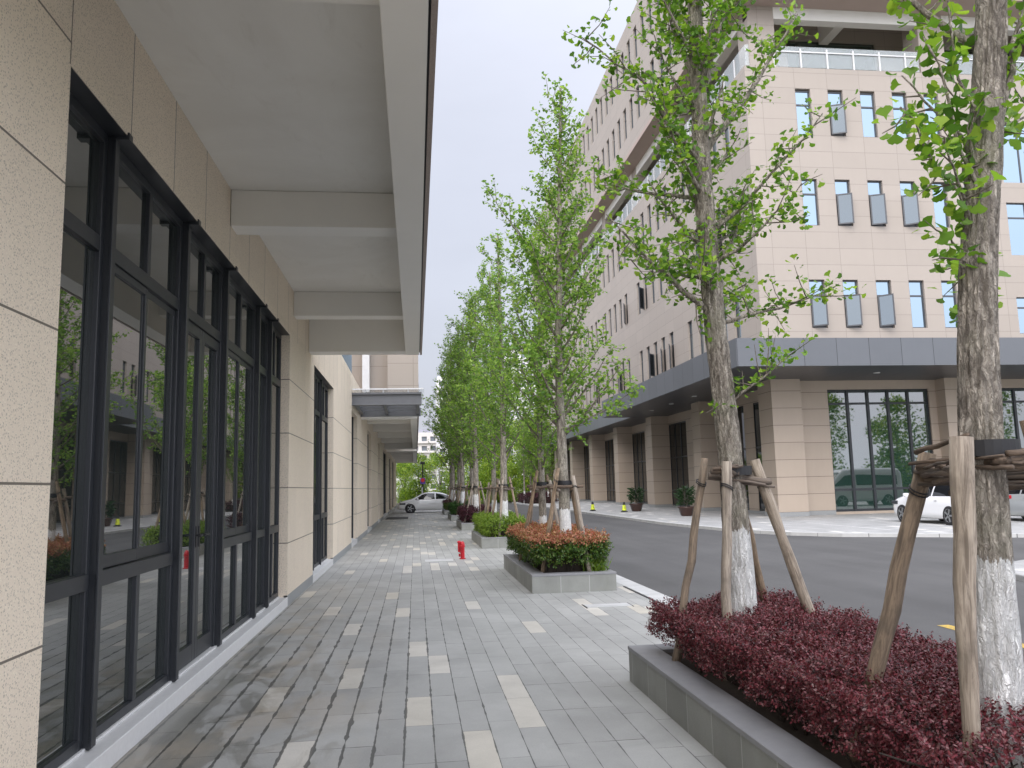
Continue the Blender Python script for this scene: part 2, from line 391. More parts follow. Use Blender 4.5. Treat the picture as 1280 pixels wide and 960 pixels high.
M['headl'] = plain('head_lamp_glass', (.05, .055, .06), .1)
M['plate'] = plain('number_plate_blue', (.03, .08, .35), .4)
M['hydrant'] = plain('red_enamel', (.50, .012, .022), .32, 0., .15, 12)
M['cone_y'] = plain('fluorescent_yellow', (.70, .80, .05), .45)
M['pot'] = plain('glazed_brown_pot', (.055, .028, .022), .25, 0., .3, 9)
M['tower1'] = plain('pale_tower_render', (.62, .585, .55), .8, var=.03, scale=.2)
M['tower2'] = plain('white_tower_render', (.76, .74, .73), .8, var=.03, scale=.2)
M['tower3'] = plain('purple_grey_roofing', (.33, .33, .38), .7, var=.05, scale=.2)
M['towerwin'] = plain('far_window', (.16, .18, .20), .2, 0., .2, 1)
M['sign_p'] = plain('purple_sign_face', (.12, .07, .30), .5); M['sign_r'] = plain('red_sign_face', (.6, .03, .03), .5)
M['mat'] = plain('dark_door_mat', (.07, .072, .07), .9, var=.3, scale=20)

# ------------------------------------------------------------------ world, sun, camera
w = bpy.data.worlds.new('World'); sc.world = w; w.use_nodes = True
nt = w.node_tree; bg = nt.nodes['Background']
SUN_EL, SUN_AZ = R(42), R(205)       # direction the light comes from, azimuth from +Y clockwise
sky = nt.nodes.new('ShaderNodeTexSky'); sky.sky_type = 'NISHITA'; sky.sun_disc = False
sky.sun_elevation = SUN_EL; sky.sun_rotation = SUN_AZ; sky.dust_density = 6.; sky.air_density = 1.2
tc = nt.nodes.new('ShaderNodeTexCoord'); sp = nt.nodes.new('ShaderNodeSeparateXYZ'); nt.links.new(tc.outputs['Generated'], sp.inputs[0])
def wm(op, a, b=0., c=0.):
    nd = nt.nodes.new('ShaderNodeMath'); nd.operation = op
    for k_, x_ in enumerate((a, b, c)):
        if isinstance(x_, bpy.types.NodeSocket): nt.links.new(x_, nd.inputs[k_])
        else: nd.inputs[k_].default_value = x_
    return nd.outputs[0]
# thin even cloud: pale at the horizon, brighter overhead and round the hidden sun
SV = (math.sin(SUN_AZ) * math.cos(SUN_EL), math.cos(SUN_AZ) * math.cos(SUN_EL), math.sin(SUN_EL))
zc = wm('MAXIMUM', sp.outputs[2], 0.)
dt = wm('MAXIMUM', wm('ADD', wm('ADD', wm('MULTIPLY', sp.outputs[0], SV[0]), wm('MULTIPLY', sp.outputs[1], SV[1])), wm('MULTIPLY', sp.outputs[2], SV[2])), 0.)
side = wm('POWER', wm('SUBTRACT', 1., wm('MAXIMUM', sp.outputs[1], 0.)), 1.4)     # added sky brightness to both sides and behind, shaped to lift the walls
lum = wm('ADD', wm('ADD', wm('ADD', wm('MULTIPLY', wm('POWER', zc, 2.6), 3.4), 3.0), wm('MULTIPLY', side, 5.9)), wm('MULTIPLY', wm('POWER', dt, 1.5), 1.5))
cl = nt.nodes.new('ShaderNodeTexNoise'); cl.inputs['Scale'].default_value = 2.6; cl.inputs['Detail'].default_value = 5
mp = nt.nodes.new('ShaderNodeMapping'); mp.inputs[3].default_value = (1, 1, 2.5); nt.links.new(tc.outputs['Generated'], mp.inputs[0]); nt.links.new(mp.outputs[0], cl.inputs['Vector'])
ma = nt.nodes.new('ShaderNodeMath'); ma.operation = 'MULTIPLY_ADD'; nt.links.new(cl.outputs[0], ma.inputs[0]); ma.inputs[1].default_value = .34; ma.inputs[2].default_value = .83
mm = nt.nodes.new('ShaderNodeMath'); mm.operation = 'MULTIPLY'; nt.links.new(lum, mm.inputs[0]); nt.links.new(ma.outputs[0], mm.inputs[1])
vm = nt.nodes.new('ShaderNodeVectorMath'); vm.operation = 'SCALE'; vm.inputs[0].default_value = (.855, .88, 1.0); nt.links.new(mm.outputs[0], vm.inputs['Scale'])
mx = nt.nodes.new('ShaderNodeMix'); mx.data_type = 'RGBA'; mx.inputs[0].default_value = .88
nt.links.new(sky.outputs[0], mx.inputs[6]); nt.links.new(vm.outputs[0], mx.inputs[7]); nt.links.new(mx.outputs[2], bg.inputs[0])
bg.inputs[1].default_value = .1
sd = bpy.data.lights.new('sun', 'SUN'); sd.energy = .5; sd.angle = R(40); sd.color = (1., .96, .9)
so = bpy.data.objects.new('sun', sd); COL.objects.link(so)
dvec = Vector((math.sin(SUN_AZ) * math.cos(SUN_EL), math.cos(SUN_AZ) * math.cos(SUN_EL), math.sin(SUN_EL)))
so.rotation_euler = dvec.to_track_quat('Z', 'Y').to_euler()
sc.view_settings.view_transform = 'Standard'; sc.view_settings.look = 'None'; sc.view_settings.exposure = 1.4; sc.view_settings.gamma = 1
sc.view_settings.use_curve_mapping = False
sc.render.engine = 'CYCLES'
sc.cycles.max_bounces = 8; sc.cycles.transparent_max_bounces = 6; sc.cycles.use_denoising = True

cam = bpy.data.cameras.new('camera'); co = bpy.data.objects.new('camera', cam); COL.objects.link(co); sc.camera = co
cam.sensor_fit = 'HORIZONTAL'; cam.sensor_width = 36; cam.lens = 998.6 / 1280 * 36; cam.clip_end = 3000; cam.clip_start = .05
yaw, pit, rol = R(7.0), R(7.35), R(-1.39)
fw = Vector((math.sin(yaw) * math.cos(pit), math.cos(yaw) * math.cos(pit), math.sin(pit)))
rt = Vector((math.cos(yaw), -math.sin(yaw), 0)); up = rt.cross(fw)
r2 = rt * math.cos(rol) + up * math.sin(rol); u2 = up * math.cos(rol) - rt * math.sin(rol)
co.matrix_world = Matrix(((r2.x, u2.x, -fw.x, 0), (r2.y, u2.y, -fw.y, 0), (r2.z, u2.z, -fw.z, 1.65), (0, 0, 0, 1)))

# ------------------------------------------------------------------ ground
ZR = -.10   # road level
b = MB(); b.sheet([(-900, -300), (900, -300), (900, 1500), (-900, 1500)], -.16); b.build('ground', M['ground'], kind='structure')
b = MB(); b.sheet([(3.68, -30), (60, -30), (60, 40), (18, 40), (18, 88), (70, 88), (70, 96), (-60, 96), (-60, 76), (3.68, 76)], ZR); b.build('road', M['asphalt'], kind='structure')
b = MB(); b.prism([(-2.4, -6), (3.38, -6), (3.38, 60.5), (-2.4, 60.5)], -.3, 0); b.build('pavement', M['paving'], kind='structure')
b = MB(); b.prism([(-2.4, 60.5), (3.38, 60.5), (3.38, 79), (-2.4, 79)], -.3, -.012); b.build('pavement_crossing', M['paving_far'], kind='structure')
b = MB(); b.box(3.38, 3.68, -6, 79, -.3, .004); b.build('kerb', M['kerb'], kind='structure', bevel=.012)
arc = [(10.45, 88), (10.45, 34), (10.62, 31.5), (10.95, 28.3), (11.35, 26.3), (11.9, 24.7), (12.9, 23.4), (14.2, 22.6), (16.4, 21.2), (24, 17.5), (60, 10)]
poly = arc + [(60, 40), (18.5, 40), (18.5, 88)]
b = MB(); b.prism([(x + .3 if i < 2 else x + .22, y + (.22 if i > 5 else .05)) for i, (x, y) in enumerate(arc)] + [(60, 40), (18.5, 40), (18.5, 88)], -.3, 0)
b.build('pavement_opposite', M['paving_far'], kind='structure')
b = MB()
inner = [(x + .3 if i < 2 else x + .22, y + (.22 if i > 5 else .05)) for i, (x, y) in enumerate(arc)]
for i in range(len(arc) - 1):
    p = [arc[i], arc[i + 1], inner[i + 1], inner[i]]
    b.prism(p[::-1] if False else p, -.3, .006)
b.build('kerb_opposite', M['kerb'], kind='structure')
isl = [(13.25 + 3.4 * math.cos(a) * (1 if math.cos(a) < 0 else 5), 11.6 + 3.4 * math.sin(a)) for a in np.linspace(0, 2 * math.pi, 40, endpoint=False)]
b = MB(); b.prism(isl, -.3, .0); b.build('traffic_island', M['paving_far'], kind='structure', bevel=.02)
b = MB()
for y0, y1 in ((-6, -1.5), (0.5, 3.8), (5.2, 9.1)): b.sheet([(6.12, y0), (6.27, y0), (6.27, y1), (6.12, y1)], ZR + .004)
b.build('road_marking_yellow', M['yellow'], kind='structure')
b = MB()
for x in (15.0, 17.6, 20.3, 23.0, 25.7): b.sheet([(x, 24.2), (x + .12, 24.2), (x + .12, 29.8), (x, 29.8)], .004)
b.sheet([(15.0, 29.8), (25.82, 29.8), (25.82, 29.92), (15.0, 29.92)], .004)
for y0 in (60, 66, 72): b.sheet([(7.0, y0), (7.14, y0), (7.14, y0 + 3), (7.0, y0 + 3)], ZR + .004)
b.build('road_marking_white', M['white'], kind='structure')
b = MB(); b.prism([(-60, 96), (70, 96), (70, 200), (-60, 200)], -.3, .02); b.build('planting_bed', M['ground'], kind='structure')

# ------------------------------------------------------------------ generic walls with openings
def wall_open(b, axis, c, u0, u1, z0, z1, ops, depth, inward):
    """vertical wall sheet at axis=c with real recessed openings; inward=+-1 is the recess direction along axis"""
    us = sorted({u0, u1, *[o[0] for o in ops], *[o[1] for o in ops]}); zs = sorted({z0, z1, *[o[2] for o in ops], *[o[3] for o in ops]})
    P = (lambda u, z, d=0: (c + inward * d, u, z)) if axis == 'x' else (lambda u, z, d=0: (u, c + inward * d, z))
    for j in range(len(zs) - 1):
        run = None
        zc = (zs[j] + zs[j + 1]) / 2
        for i in range(len(us) - 1):
            uc = (us[i] + us[i + 1]) / 2
            hole = any(o[0] < uc < o[1] and o[2] < zc < o[3] for o in ops)
            if not hole and run is None: run = us[i]
            if hole and run is not None: b.quad(P(run, zs[j]), P(us[i], zs[j]), P(us[i], zs[j + 1]), P(run, zs[j + 1])); run = None
        if run is not None: b.quad(P(run, zs[j]), P(u1, zs[j]), P(u1, zs[j + 1]), P(run, zs[j + 1]))
    for a0, a1, q0, q1 in ops:
        b.quad(P(a0, q0), P(a1, q0), P(a1, q0, depth), P(a0, q0, depth)); b.quad(P(a0, q1), P(a1, q1), P(a1, q1, depth), P(a0, q1, depth))
        b.quad(P(a0, q0), P(a0, q1), P(a0, q1, depth), P(a0, q0, depth)); b.quad(P(a1, q0), P(a1, q1), P(a1, q1, depth), P(a1, q0, depth))

# ------------------------------------------------------------------ left building
LB = empty('shop_building', (-1.88, 4, 0), label='beige granite building with tall dark shop windows and concrete canopy along the left', cat='building')
WX = -1.88
ops = [(4.43, 12.3, .1, 4.03), (15.25, 18.85, .1, 4.03), (24.2, 26.5, .1, 4.05), (32.2, 34.9, .1, 4.05), (41, 43.5, .1, 4.05), (47.9, 54.8, .1, 4.05), (58.4, 63.5, .1, 4.05), (66, 72, .1, 4.05)]
b = MB(); wall_open(b, 'x', WX, -5, 80, 0, 5.12, ops, .36, -1)
b.box(-2.3, WX - .001, -5, 28.6, 5.12, 5.16)
b.quad((WX, 80, 0), (-9, 80, 0), (-9, 80, 5.12), (WX, 80, 5.12)); b.quad((WX, -5, 0), (-9, -5, 0), (-9, -5, 5.12), (WX, -5, 5.12))
b.quad((WX, -5, 5.12), (WX, 80, 5.12), (-9, 80, 5.12), (-9, -5, 5.12))
b.build('wall', M['wall_left'], LB)
pr = [-5] + [q for o in ops for q in o[:2]] + [80]
for i in range(0, len(pr), 2): b = MB(); b.box(WX - .05, WX + .004, pr[i], pr[i + 1], 0, .155); b.build('plinth', M['plinth'], LB)
for o in ops:
    b = MB(); b.box(-2.25, WX + .010, o[0] - (.0), o[1], 0, .132); b.box(-2.25, -1.985, o[0], o[1], .1315, .152); b.build('sill', M['sill'], LB, bevel=.006)
# upper setback storeys + wing beyond
b = MB(); wall_open(b, 'y', 29.0, -9, -.95, 5.12, 15, [(-3.0, -2.25, 5.85, 7.4)], .25, 1)
wall_open(b, 'y', 28.3, -.95, .13, 4.62, 15, [], .2, 1); wall_open(b, 'x', .13, 28.3, 80, 4.62, 15, [(29.4 + 3.4 * i, 30.3 + 3.4 * i, z, z + 2.2) for i in range(14) for z in (6.2, 10.4)], .2, -1)
b.quad((-.95, 28.3, 4.62), (-.95, 29, 4.62), (-.95, 29, 15), (-.95, 28.3, 15)); b.quad((.13, 28.3, 15), (.13, 80, 15), (-9, 80, 15), (-9, 28.3, 15))
b.quad((.13, 80, 4.62), (-9, 80, 4.62), (-9, 80, 15), (.13, 80, 15))
b.box(-4.6, -4.5, -5, 28.9, 5.12, 12)
b.build('upper_wall', M['wall_far'], LB)
b = MB(); b.box(-1.85, -1.6, 28.55, 29.0, 5.12, 15); b.build('pier', M['white_metal'], LB)
b = MB(); b.box(-3.0, -2.25, 29.18, 29.22, 5.85, 7.4)
for i in range(14):
    for z in (6.2, 10.4): b.box(-.02, .0, 29.4 + 3.4 * i, 30.3 + 3.4 * i, z, z + 2.2)
tag(b.build('upper_window', M['glass_up'], LB), kind='stuff')

def glazed_bay(y0, y1, kind, name='window'):
    """frame at x -2.13..-2.05, glass -2.095; kinds: fixed, slider, door"""
    f = MB(); g = MB(); fx0, fx1 = -2.09, -2.003
    y0 += .03; y1 -= .03; t = .055; mid = (y0 + y1) / 2
    f.box(fx0, fx1, y0, y0 + t, .152, 4.025); f.box(fx0, fx1, y1 - t, y1, .152, 4.025)
    f.box(fx0, fx1, y0 + t, y1 - t, 3.955, 4.025); f.box(fx0, fx1, y0 + t, y1 - t, 3.22, 3.32)
    narrow = (y1 - y0) < 1.0
    if not narrow: f.box(fx0, fx1, mid - .035, mid + .035, 3.32, 3.955)
    if kind != 'door':
        f.box(fx0, fx1, y0 + t, y1 - t, .152, .215); f.box(fx0, fx1 + .012, y0 + t, y1 - t, 1.085, 1.185)
        if not narrow: f.box(fx0, fx1, mid - .035, mid + .035, .215, 1.085)
        if kind == 'slider':
            for a0, a1, dx in ((y0 + t, mid + .03, .0), (mid - .03, y1 - t, -.016)):
                x0, x1 = -2.065 + dx, -2.015 + dx
                f.box(x0, x1, a0, a0 + .045, 1.19, 3.215); f.box(x0, x1, a1 - .045, a1, 1.19, 3.215)
                f.box(x0, x1, a0 + .045, a1 - .045, 1.19, 1.275); f.box(x0, x1, a0 + .045, a1 - .045, 3.16, 3.215)
    o = f.build(name if kind != 'door' else 'door_frame', M['frame'], LB, bevel=.004)
    g.box(-2.05, -2.034, y0 + t - .01, y1 - t + .01, 3.31, 3.965)
    if kind != 'door': g.box(-2.05, -2.034, y0 + t - .01, y1 - t + .01, .2, 3.23)
    g.build('pane', M['glass_left'], o)
    if kind == 'door':
        for a0, a1, sd in ((y0 + t + .004, mid - .003, 1), (mid + .003, y1 - t - .004, -1)):
            d = MB(); s = .085
            d.box(-2.085, -2.015, a0, a0 + s, .165, 3.21); d.box(-2.085, -2.015, a1 - s, a1, .165, 3.21)
            d.box(-2.085, -2.015, a0 + s, a1 - s, .165, .32); d.box(-2.085, -2.015, a0 + s, a1 - s, 3.11, 3.21)
            do = d.build('door', M['frame'], LB, bevel=.004)
            g = MB(); g.box(-2.055, -2.04, a0 + s - .01, a1 - s + .01, .31, 3.12); g.build('pane', M['glass_left'], do)
            h = MB(); yy = a1 - .045 if sd > 0 else a0 + .045
            h.tube([(-2.02, yy, 1.28), (-1.96, yy, 1.28), (-1.95, yy - sd * .11, 1.275)], .011, 8)
            h.box(-2.016, -2.008, yy - .02, yy + .02, 1.17, 1.36)
            h.build('handle', M['black'], do, smooth=False)

for o in ops[:2]:
    m = MB(); m.box(-2.10, -1.884, o[0] + .002, o[1] - .002, 4.0255, 4.034); m.build('head_flashing', M['frame'], LB)
edges = [4.43, 5.35, 7.08, 8.58, 10.33, 11.2, 12.3]
for i, k in enumerate(('fixed', 'slider', 'door', 'slider', 'fixed', 'fixed')): glazed_bay(edges[i], edges[i + 1], k)
for e in edges[1:-1]:
    m = MB(); m.box(-2.10, -1.962, e - .03, e + .03, .14, 4.024); m.box(-1.966, -1.950, e - .036, e + .036, .15, 4.02); m.box(-1.98, -1.868, e - .036, e + .036, 4.0, 4.05); m.build('mullion', M['frame'], LB, bevel=.003)
for y0, y1 in ((15.25, 16.15), (16.15, 17.35), (17.35, 18.85)): glazed_bay(y0, y1, 'fixed')
for e in (16.15, 17.35):
    m = MB(); m.box(-2.10, -1.97, e - .03, e + .03, .14, 4.024); m.build('mullion', M['frame'], LB)
for o in ops[2:]:
    n = max(1, round((o[1] - o[0]) / 1.2)); f = MB(); g = MB()
    for i in range(n + 1):
        y = o[0] + (o[1] - o[0]) * i / n; f.box(-2.16, -2.0, max(o[0], y - .05), min(o[1], y + .05), .15, 4.05)
    for z in (.18, 1.1, 3.2, 4.0): f.box(-2.14, -2.06, o[0], o[1], z - .04, z + .04)
    fo = f.build('window', M['frame'], LB); g.box(-2.12, -2.10, o[0], o[1], .15, 4.05); g.build('pane', M['glass_left'], fo)

def canopy(y0, y1, zs, zb, beams, name='canopy', front=None):
    s = MB(); s.box(WX + .001, .10, y0, y1, zs, zs + .3); c = s.build(name, M['soffit'], LB)
    e = MB(); e.box(-.165, .088, y0, y1 - .003, zb - .265, zs - .002); e.build('edge_beam', M['soffit_warm'], c, bevel=.006)
    e = MB(); e.box(.102, .138, y0 - .01, y1 + .01, zb - .265, zs + .75); e.build('fascia', M['brownstone'], c)
    e = MB(); e.box(.086, .104, y0, y1 - .002, zb - .22, zs + .2); e.build('groove', M['black'], c)
    for y, wd, z in beams:
        e = MB(); e.box(WX + .001, -.166, y, y + wd, z, zs - .003); e.build('beam', M['soffit_warm'], c, bevel=.006)
    return c
canopy(-5, 14.8, 4.79, 4.40, [(-.42, .38, 4.40), (3.93, .38, 4.40), (8.27, .30, 4.40), (12.62, .28, 4.40), (14.45, .349, 4.14)])
c2 = canopy(28.42, 50.2, 4.62, 4.40, [(28.43, .3, 4.14), (32.0, .28, 4.28), (36.4, .28, 4.28), (40.7, .28, 4.28), (45.1, .28, 4.28), (49.85, .3, 4.14)])
c3 = canopy(53.0, 76.0, 4.62, 4.40, [(53.01, .3, 4.14), (57.3, .28, 4.28), (61.6, .28, 4.28), (66, .28, 4.28), (70.3, .28, 4.28), (75.65, .3, 4.14)])
# glass and steel entrance canopy
g = MB(); g.box(WX, .2, 24.3, 24.42, 4.24, 4.56); g.box(WX, .2, 24.22, 24.5, 4.52, 4.575); g.box(WX, .2, 24.22, 24.5, 4.2, 4.25)
g.box(WX, .2, 28.1, 28.22, 4.2, 4.5)
for x in (-1.82, -.95, .1): g.box(x - .05, x + .05, 24.42, 28.1, 4.27, 4.5)
for y in (25.3, 26.3, 27.3): g.box(WX, .15, y, y + .08, 4.3, 4.48)
gc = g.build('entrance_canopy', M['steel'], LB)
p = MB(); p.box(WX + .03, .28, 24.15, 28.2, 4.665, 4.685); p.build('roof_pane', M['glass_rail'], gc)
for x in (-1.5, -.95, -.2):
    for y in (24.4, 26.3): p = MB(); p.lathe([(.02, 4.56), (.02, 4.69), (.05, 4.69), (.05, 4.705)], (x, y, 0), 10); p.build('glass_clamp', M['white_metal'], gc)
p = MB(); p.box(-1.86, .26, 24.14, 24.15, 4.655, 4.69); p.build('edge_strip', M['white_metal'], gc)
m = MB(); m.box(-1.7, -.45, 46.2, 49.2, .002, .03); tag(m.build('door_mat', M['mat']), 'dark rubber mat on the paving by the far left shop doors', 'mat')

# ------------------------------------------------------------------ right building
RBX, RBY = 15.95, 34.7
RB = empty('office_building', (16, 35, 0), label='large pale stone office building with grey metal canopy and narrow windows', cat='building')
P7, ZTER, ZSOF, ZROOF = 7.2, 21.6, 24.75, 34.1
YEND = 100
wins = []     # axis, u0, u1, z0, z1, open
rowz = [(8.68, 11.0), (13.64, 15.95), (18.15, 20.52)]
opened = {0: {0, 1, 2}, 1: {1, 2, 3}, 2: {1}}
for r_, (z0, z1) in enumerate(rowz):
    for i in range(6 if r_ < 2 else 5): wins.append(('y', RBY, 18.45 + 1.675 * i, 19.22 + 1.675 * i, z0, z1, i in opened[r_]))
wide = [(29.0, 32.2, 16.0, 19.15), (29.0, 32.2, 12.3, 14.97), (29.0, 32.2, 8.4, 10.2), (36.5, 39.7, 16.0, 19.15), (36.5, 39.7, 12.3, 14.97)]
k = 0; y = 37.0
while y < YEND - 2:
    if k % 6 != 5:
        for r_, (z0, z1) in enumerate(rowz): wins.append(('x', RBX, y, y + .77, z0, z1, (r_ == 0 and k in (5, 6, 7, 8, 13, 18)) or (r_ == 1 and k in (1, 9, 12)) or (r_ == 2 and k == 3)))
    y += 1.70; k += 1
UX = 15.2      # overhanging top volume
topw = []
y = 37.6
while y < YEND - 2:
    for z0, z1 in ((26.2, 28.5), (30.5, 32.8)): topw.append(('x', UX, y, y + .77, z0, z1, False))
    y += 1.70
b = MB()
wall_open(b, 'y', RBY, RBX, 60, P7, ZTER, [(q[2], q[3], q[4], q[5]) for q in wins if q[0] == 'y'] + wide, .22, 1)
wall_open(b, 'x', RBX, RBY, YEND, P7, ZTER, [(q[2], q[3], q[4], q[5]) for q in wins if q[0] == 'x'], .22, 1)
b.quad((RBX, RBY, ZTER), (60, RBY, ZTER), (60, YEND, ZTER), (RBX, YEND, ZTER)); b.quad((RBX, YEND, 0), (60, YEND, 0), (60, YEND, ZTER), (RBX, YEND, ZTER))
b.build('wall', M['wall_far'], RB)
b = MB(); wall_open(b, 'x', UX, 33.2, YEND, ZSOF + .25, ZROOF, [(q[2], q[3], q[4], q[5]) for q in topw], .22, 1)
wall_open(b, 'y', 33.2, UX, 60, ZSOF + .25, ZROOF, [(18 + 1.7 * i, 18.77 + 1.7 * i, z, z + 2.3) for i in range(14) for z in (26.2, 30.5)], .22, 1)
b.quad((UX, 33.2, ZROOF), (60, 33.2, ZROOF), (60, YEND, ZROOF), (UX, YEND, ZROOF)); b.quad((UX, YEND, ZSOF), (60, YEND, ZSOF), (60, YEND, ZROOF), (UX, YEND, ZROOF))
b.build('top_wall', M['wall_far'], RB)
ZC = 26.0
b = MB(); b.box(UX, 60, 33.2, RBY + .01, ZSOF - .02, ZSOF + .25); b.box(UX, 16.25, RBY + .01, YEND, ZSOF - .02, ZSOF + .25); b.build('overhang', M['brown_soffit'], RB)
b = MB(); b.box(16.25, 60, RBY + .02, YEND - .1, ZC, ZC + .1); b.build('terrace_ceiling', M['soffit_warm'], RB)
# terrace storey: set-back wall, beams, columns, rail
b = MB(); wall_open(b, 'y', 37.4, 18.6, 60, ZTER, ZC, [(19.6, 24.6, 21.7, 24.72), (27.5, 33, 21.7, 24.72)], .2, 1)
wall_open(b, 'x', 18.6, 37.4, YEND, ZTER, ZC, [(39 + 9.7 * i, 45.5 + 9.7 * i, 21.7, 24.72) for i in range(6)], .2, 1); b.build('terrace_wall', M['wall_far'], RB)
for x0, x1 in ((19.6, 24.6), (27.5, 33)): b = MB(); b.box(x0, x1, 37.55, 37.58, 21.7, 24.72); b.build('terrace_window', M['glass_dark'], RB)
for i in range(6): b = MB(); b.box(18.75, 18.78, 39 + 9.7 * i, 45.5 + 9.7 * i, 21.7, 24.72); b.build('terrace_window', M['glass_dark'], RB)
b = MB(); b.box(16.25, 60, RBY + .012, RBY + .5, 24.12, ZC - .002); b.box(16.252, 16.75, RBY + .5, YEND - .1, 24.12, ZC - .002)
for i in range(7): b.box(16.76, 18.6, 36.8 + 9.7 * i, 37.3 + 9.7 * i, 24.14, ZC - .004)
for i in range(5): b.box(21.4 + 8.75 * i - (1.6 if i else 0), 21.9 + 8.75 * i - (1.6 if i else 0), RBY + .51, 37.4, 24.5, ZC - .004)
b.build('beam', M['soffit_warm'], RB)
for x in (16.25, 25.15, 33.9, 42.6):
    b = MB(); b.box(x, x + 1.35, RBY - .003, RBY + 1.2, ZTER, ZSOF - .021); b.build('terrace_column', M['wall_far'], RB)
for i in range(1, 7):
    b = MB(); b.box(16.246, 17.4, 35.2 + 9.7 * i, 36.4 + 9.7 * i, ZTER, ZSOF - .021); b.build('terrace_column', M['wall_far'], RB)
b = MB(); b.box(16.05, 25.1, RBY + .05, RBY + .065, ZTER + .05, 22.72); b.box(26.55, 60, RBY + .05, RBY + .065, ZTER + .05, 22.72)
b.box(16.05, 16.065, RBY + .07, YEND, ZTER + .05, 22.72); ro = b.build('terrace_rail', M['glass_rail'], RB)
for x in np.arange(17.5, 42, 1.37): b = MB(); b.box(x - .035, x + .035, RBY - .01, RBY + .045, ZTER, 22.6); b.build('rail_post', M['white_metal'], ro)
for y in np.arange(36, YEND, 1.37): b = MB(); b.box(15.99, 16.04, y - .03, y + .03, ZTER, 22.6); b.build('rail_post', M['white_metal'], ro)
for x0, x1 in ((16.05, 25.1), (26.55, 60)): b = MB(); b.box(x0, x1, RBY - .002, RBY + .04, 22.40, 22.46); b.build('handrail', M['white_metal'], ro)
# narrow windows
def win_geo(axis, hw, z, op):
    pass
fx, fy, fz = .77, .05, 2.32
def narrow_meshes():
    f = MB(); h = 2.32; t = .05
    f.box(0, t, 0, .06, 0, h); f.box(.77 - t, .77, 0, .06, 0, h); f.box(t, .77 - t, 0, .06, h - .07, h); f.box(t, .77 - t, 0, .06, 0, .06); f.box(t, .77 - t, -.005, .06, 1.54, 1.62)
    return f
f0 = narrow_meshes().build('window', M['frame_grey'], None, local=True)
g0 = MB(); g0.box(.04, .73, .03, .04, .05, 2.26); g0 = g0.build('pane', M['glass_up'], f0, local=True)
s0 = MB(); t = .062
s0.box(0, t, -.045, 0, 0, 1.5); s0.box(.69 - t, .69, -.045, 0, 0, 1.5); s0.box(t, .69 - t, -.045, 0, 0, t); s0.box(t, .69 - t, -.045, 0, 1.5 - t, 1.5); s0.mi = 1; s0.box(t - .005, .69 - t + .005, -.027, -.018, t - .005, 1.5 - t + .005)
s0 = s0.build('sash', [M['frame_grey'], M['glass_sash']], f0, local=True)
d0 = MB(); d0.box(.05, .72, .01, .025, .06, 1.54); d0 = d0.build('dark_gap_sheet', M['black'], f0, local=True)  # black sheet stands in for the unlit room behind an open sash
cpos = Vector((0, 0, 1.65))
allw = wins + topw
def score(q):
    p = Vector((q[1], q[2], q[4])) if q[0] == 'x' else Vector((q[2], q[1], q[4]))
    v = p - cpos; n = abs(v.x) if q[0] == 'x' else abs(v.y)
    return -n / v.length ** 3
allw.sort(key=score)
def place(o, q, parent):
    if q[0] == 'y': loc = Vector((q[2], q[1] + .12, q[4])); rz = 0
    else: loc = Vector((q[1] + .12, q[2] + .77, q[4])); rz = -math.pi / 2
    o.location = loc - RB.location; o.rotation_euler = (0, 0, rz); o.parent = parent
first = True
rest = MB(); rest_g = MB()
for n_, q in enumerate(allw):
    if n_ < 94:
        o = f0.copy(); COL.objects.link(o); place(o, q, RB)
        c = g0.copy(); COL.objects.link(c); c.parent = o
        if q[6]:
            s = s0.copy(); COL.objects.link(s); s.parent = o; s.location = (.04, -.12, .05); s.rotation_euler = (0, 0, -R(random.choice((22, 30, 36, 44)))); s['label'] = 'open outward-swung window sash'
            d = d0.copy(); COL.objects.link(d); d.parent = o
    else:
        a = q[1] + .12
        def bx(B, u0, u1, z0, z1, d0_, d1_):
            if q[0] == 'x': B.box(a + d0_, a + d1_, u0, u1, z0, z1)
            else: B.box(u0, u1, a + d0_, a + d1_, z0, z1)
        bx(rest, q[2], q[2] + .06, q[4], q[5], 0, .06); bx(rest, q[3] - .06, q[3], q[4], q[5], 0, .06); bx(rest, q[2], q[3], q[4], q[4] + .06, 0, .06); bx(rest, q[2], q[3], q[5] - .06, q[5], 0, .06)
        bx(rest_g, q[2], q[3], q[4], q[5], .03, .04)
for i in range(14):
    for z in (26.2, 30.5): rest_g.box(18 + 1.7 * i, 18.77 + 1.7 * i, 33.35, 33.36, z, z + 2.3)
for o in (s0, d0, g0, f0): bpy.data.objects.remove(o)
ro = rest.build('distant_window', M['frame_grey'], RB, kind='stuff'); rest_g.build('pane', M['glass_up'], ro, kind='stuff')
for x0, x1, z0, z1 in wide:
    f = MB(); y0, y1 = RBY + .12, RBY + .18
    for u in np.linspace(x0, x1, 4): f.box(max(x0, u - .04), min(x1, u + .04), y0, y1, z0, z1)
    for z in (z0, z0 + .72 * (z1 - z0), z1): f.box(x0, x1, y0 - .002, y1 + .002, max(z0, z - .04), min(z1, z + .04))
    o = f.build('wide_window', M['frame_grey'], RB); g = MB(); g.box(x0, x1, y0 + .025, y0 + .035, z0, z1); g.build('pane', M['glass_up'], o)
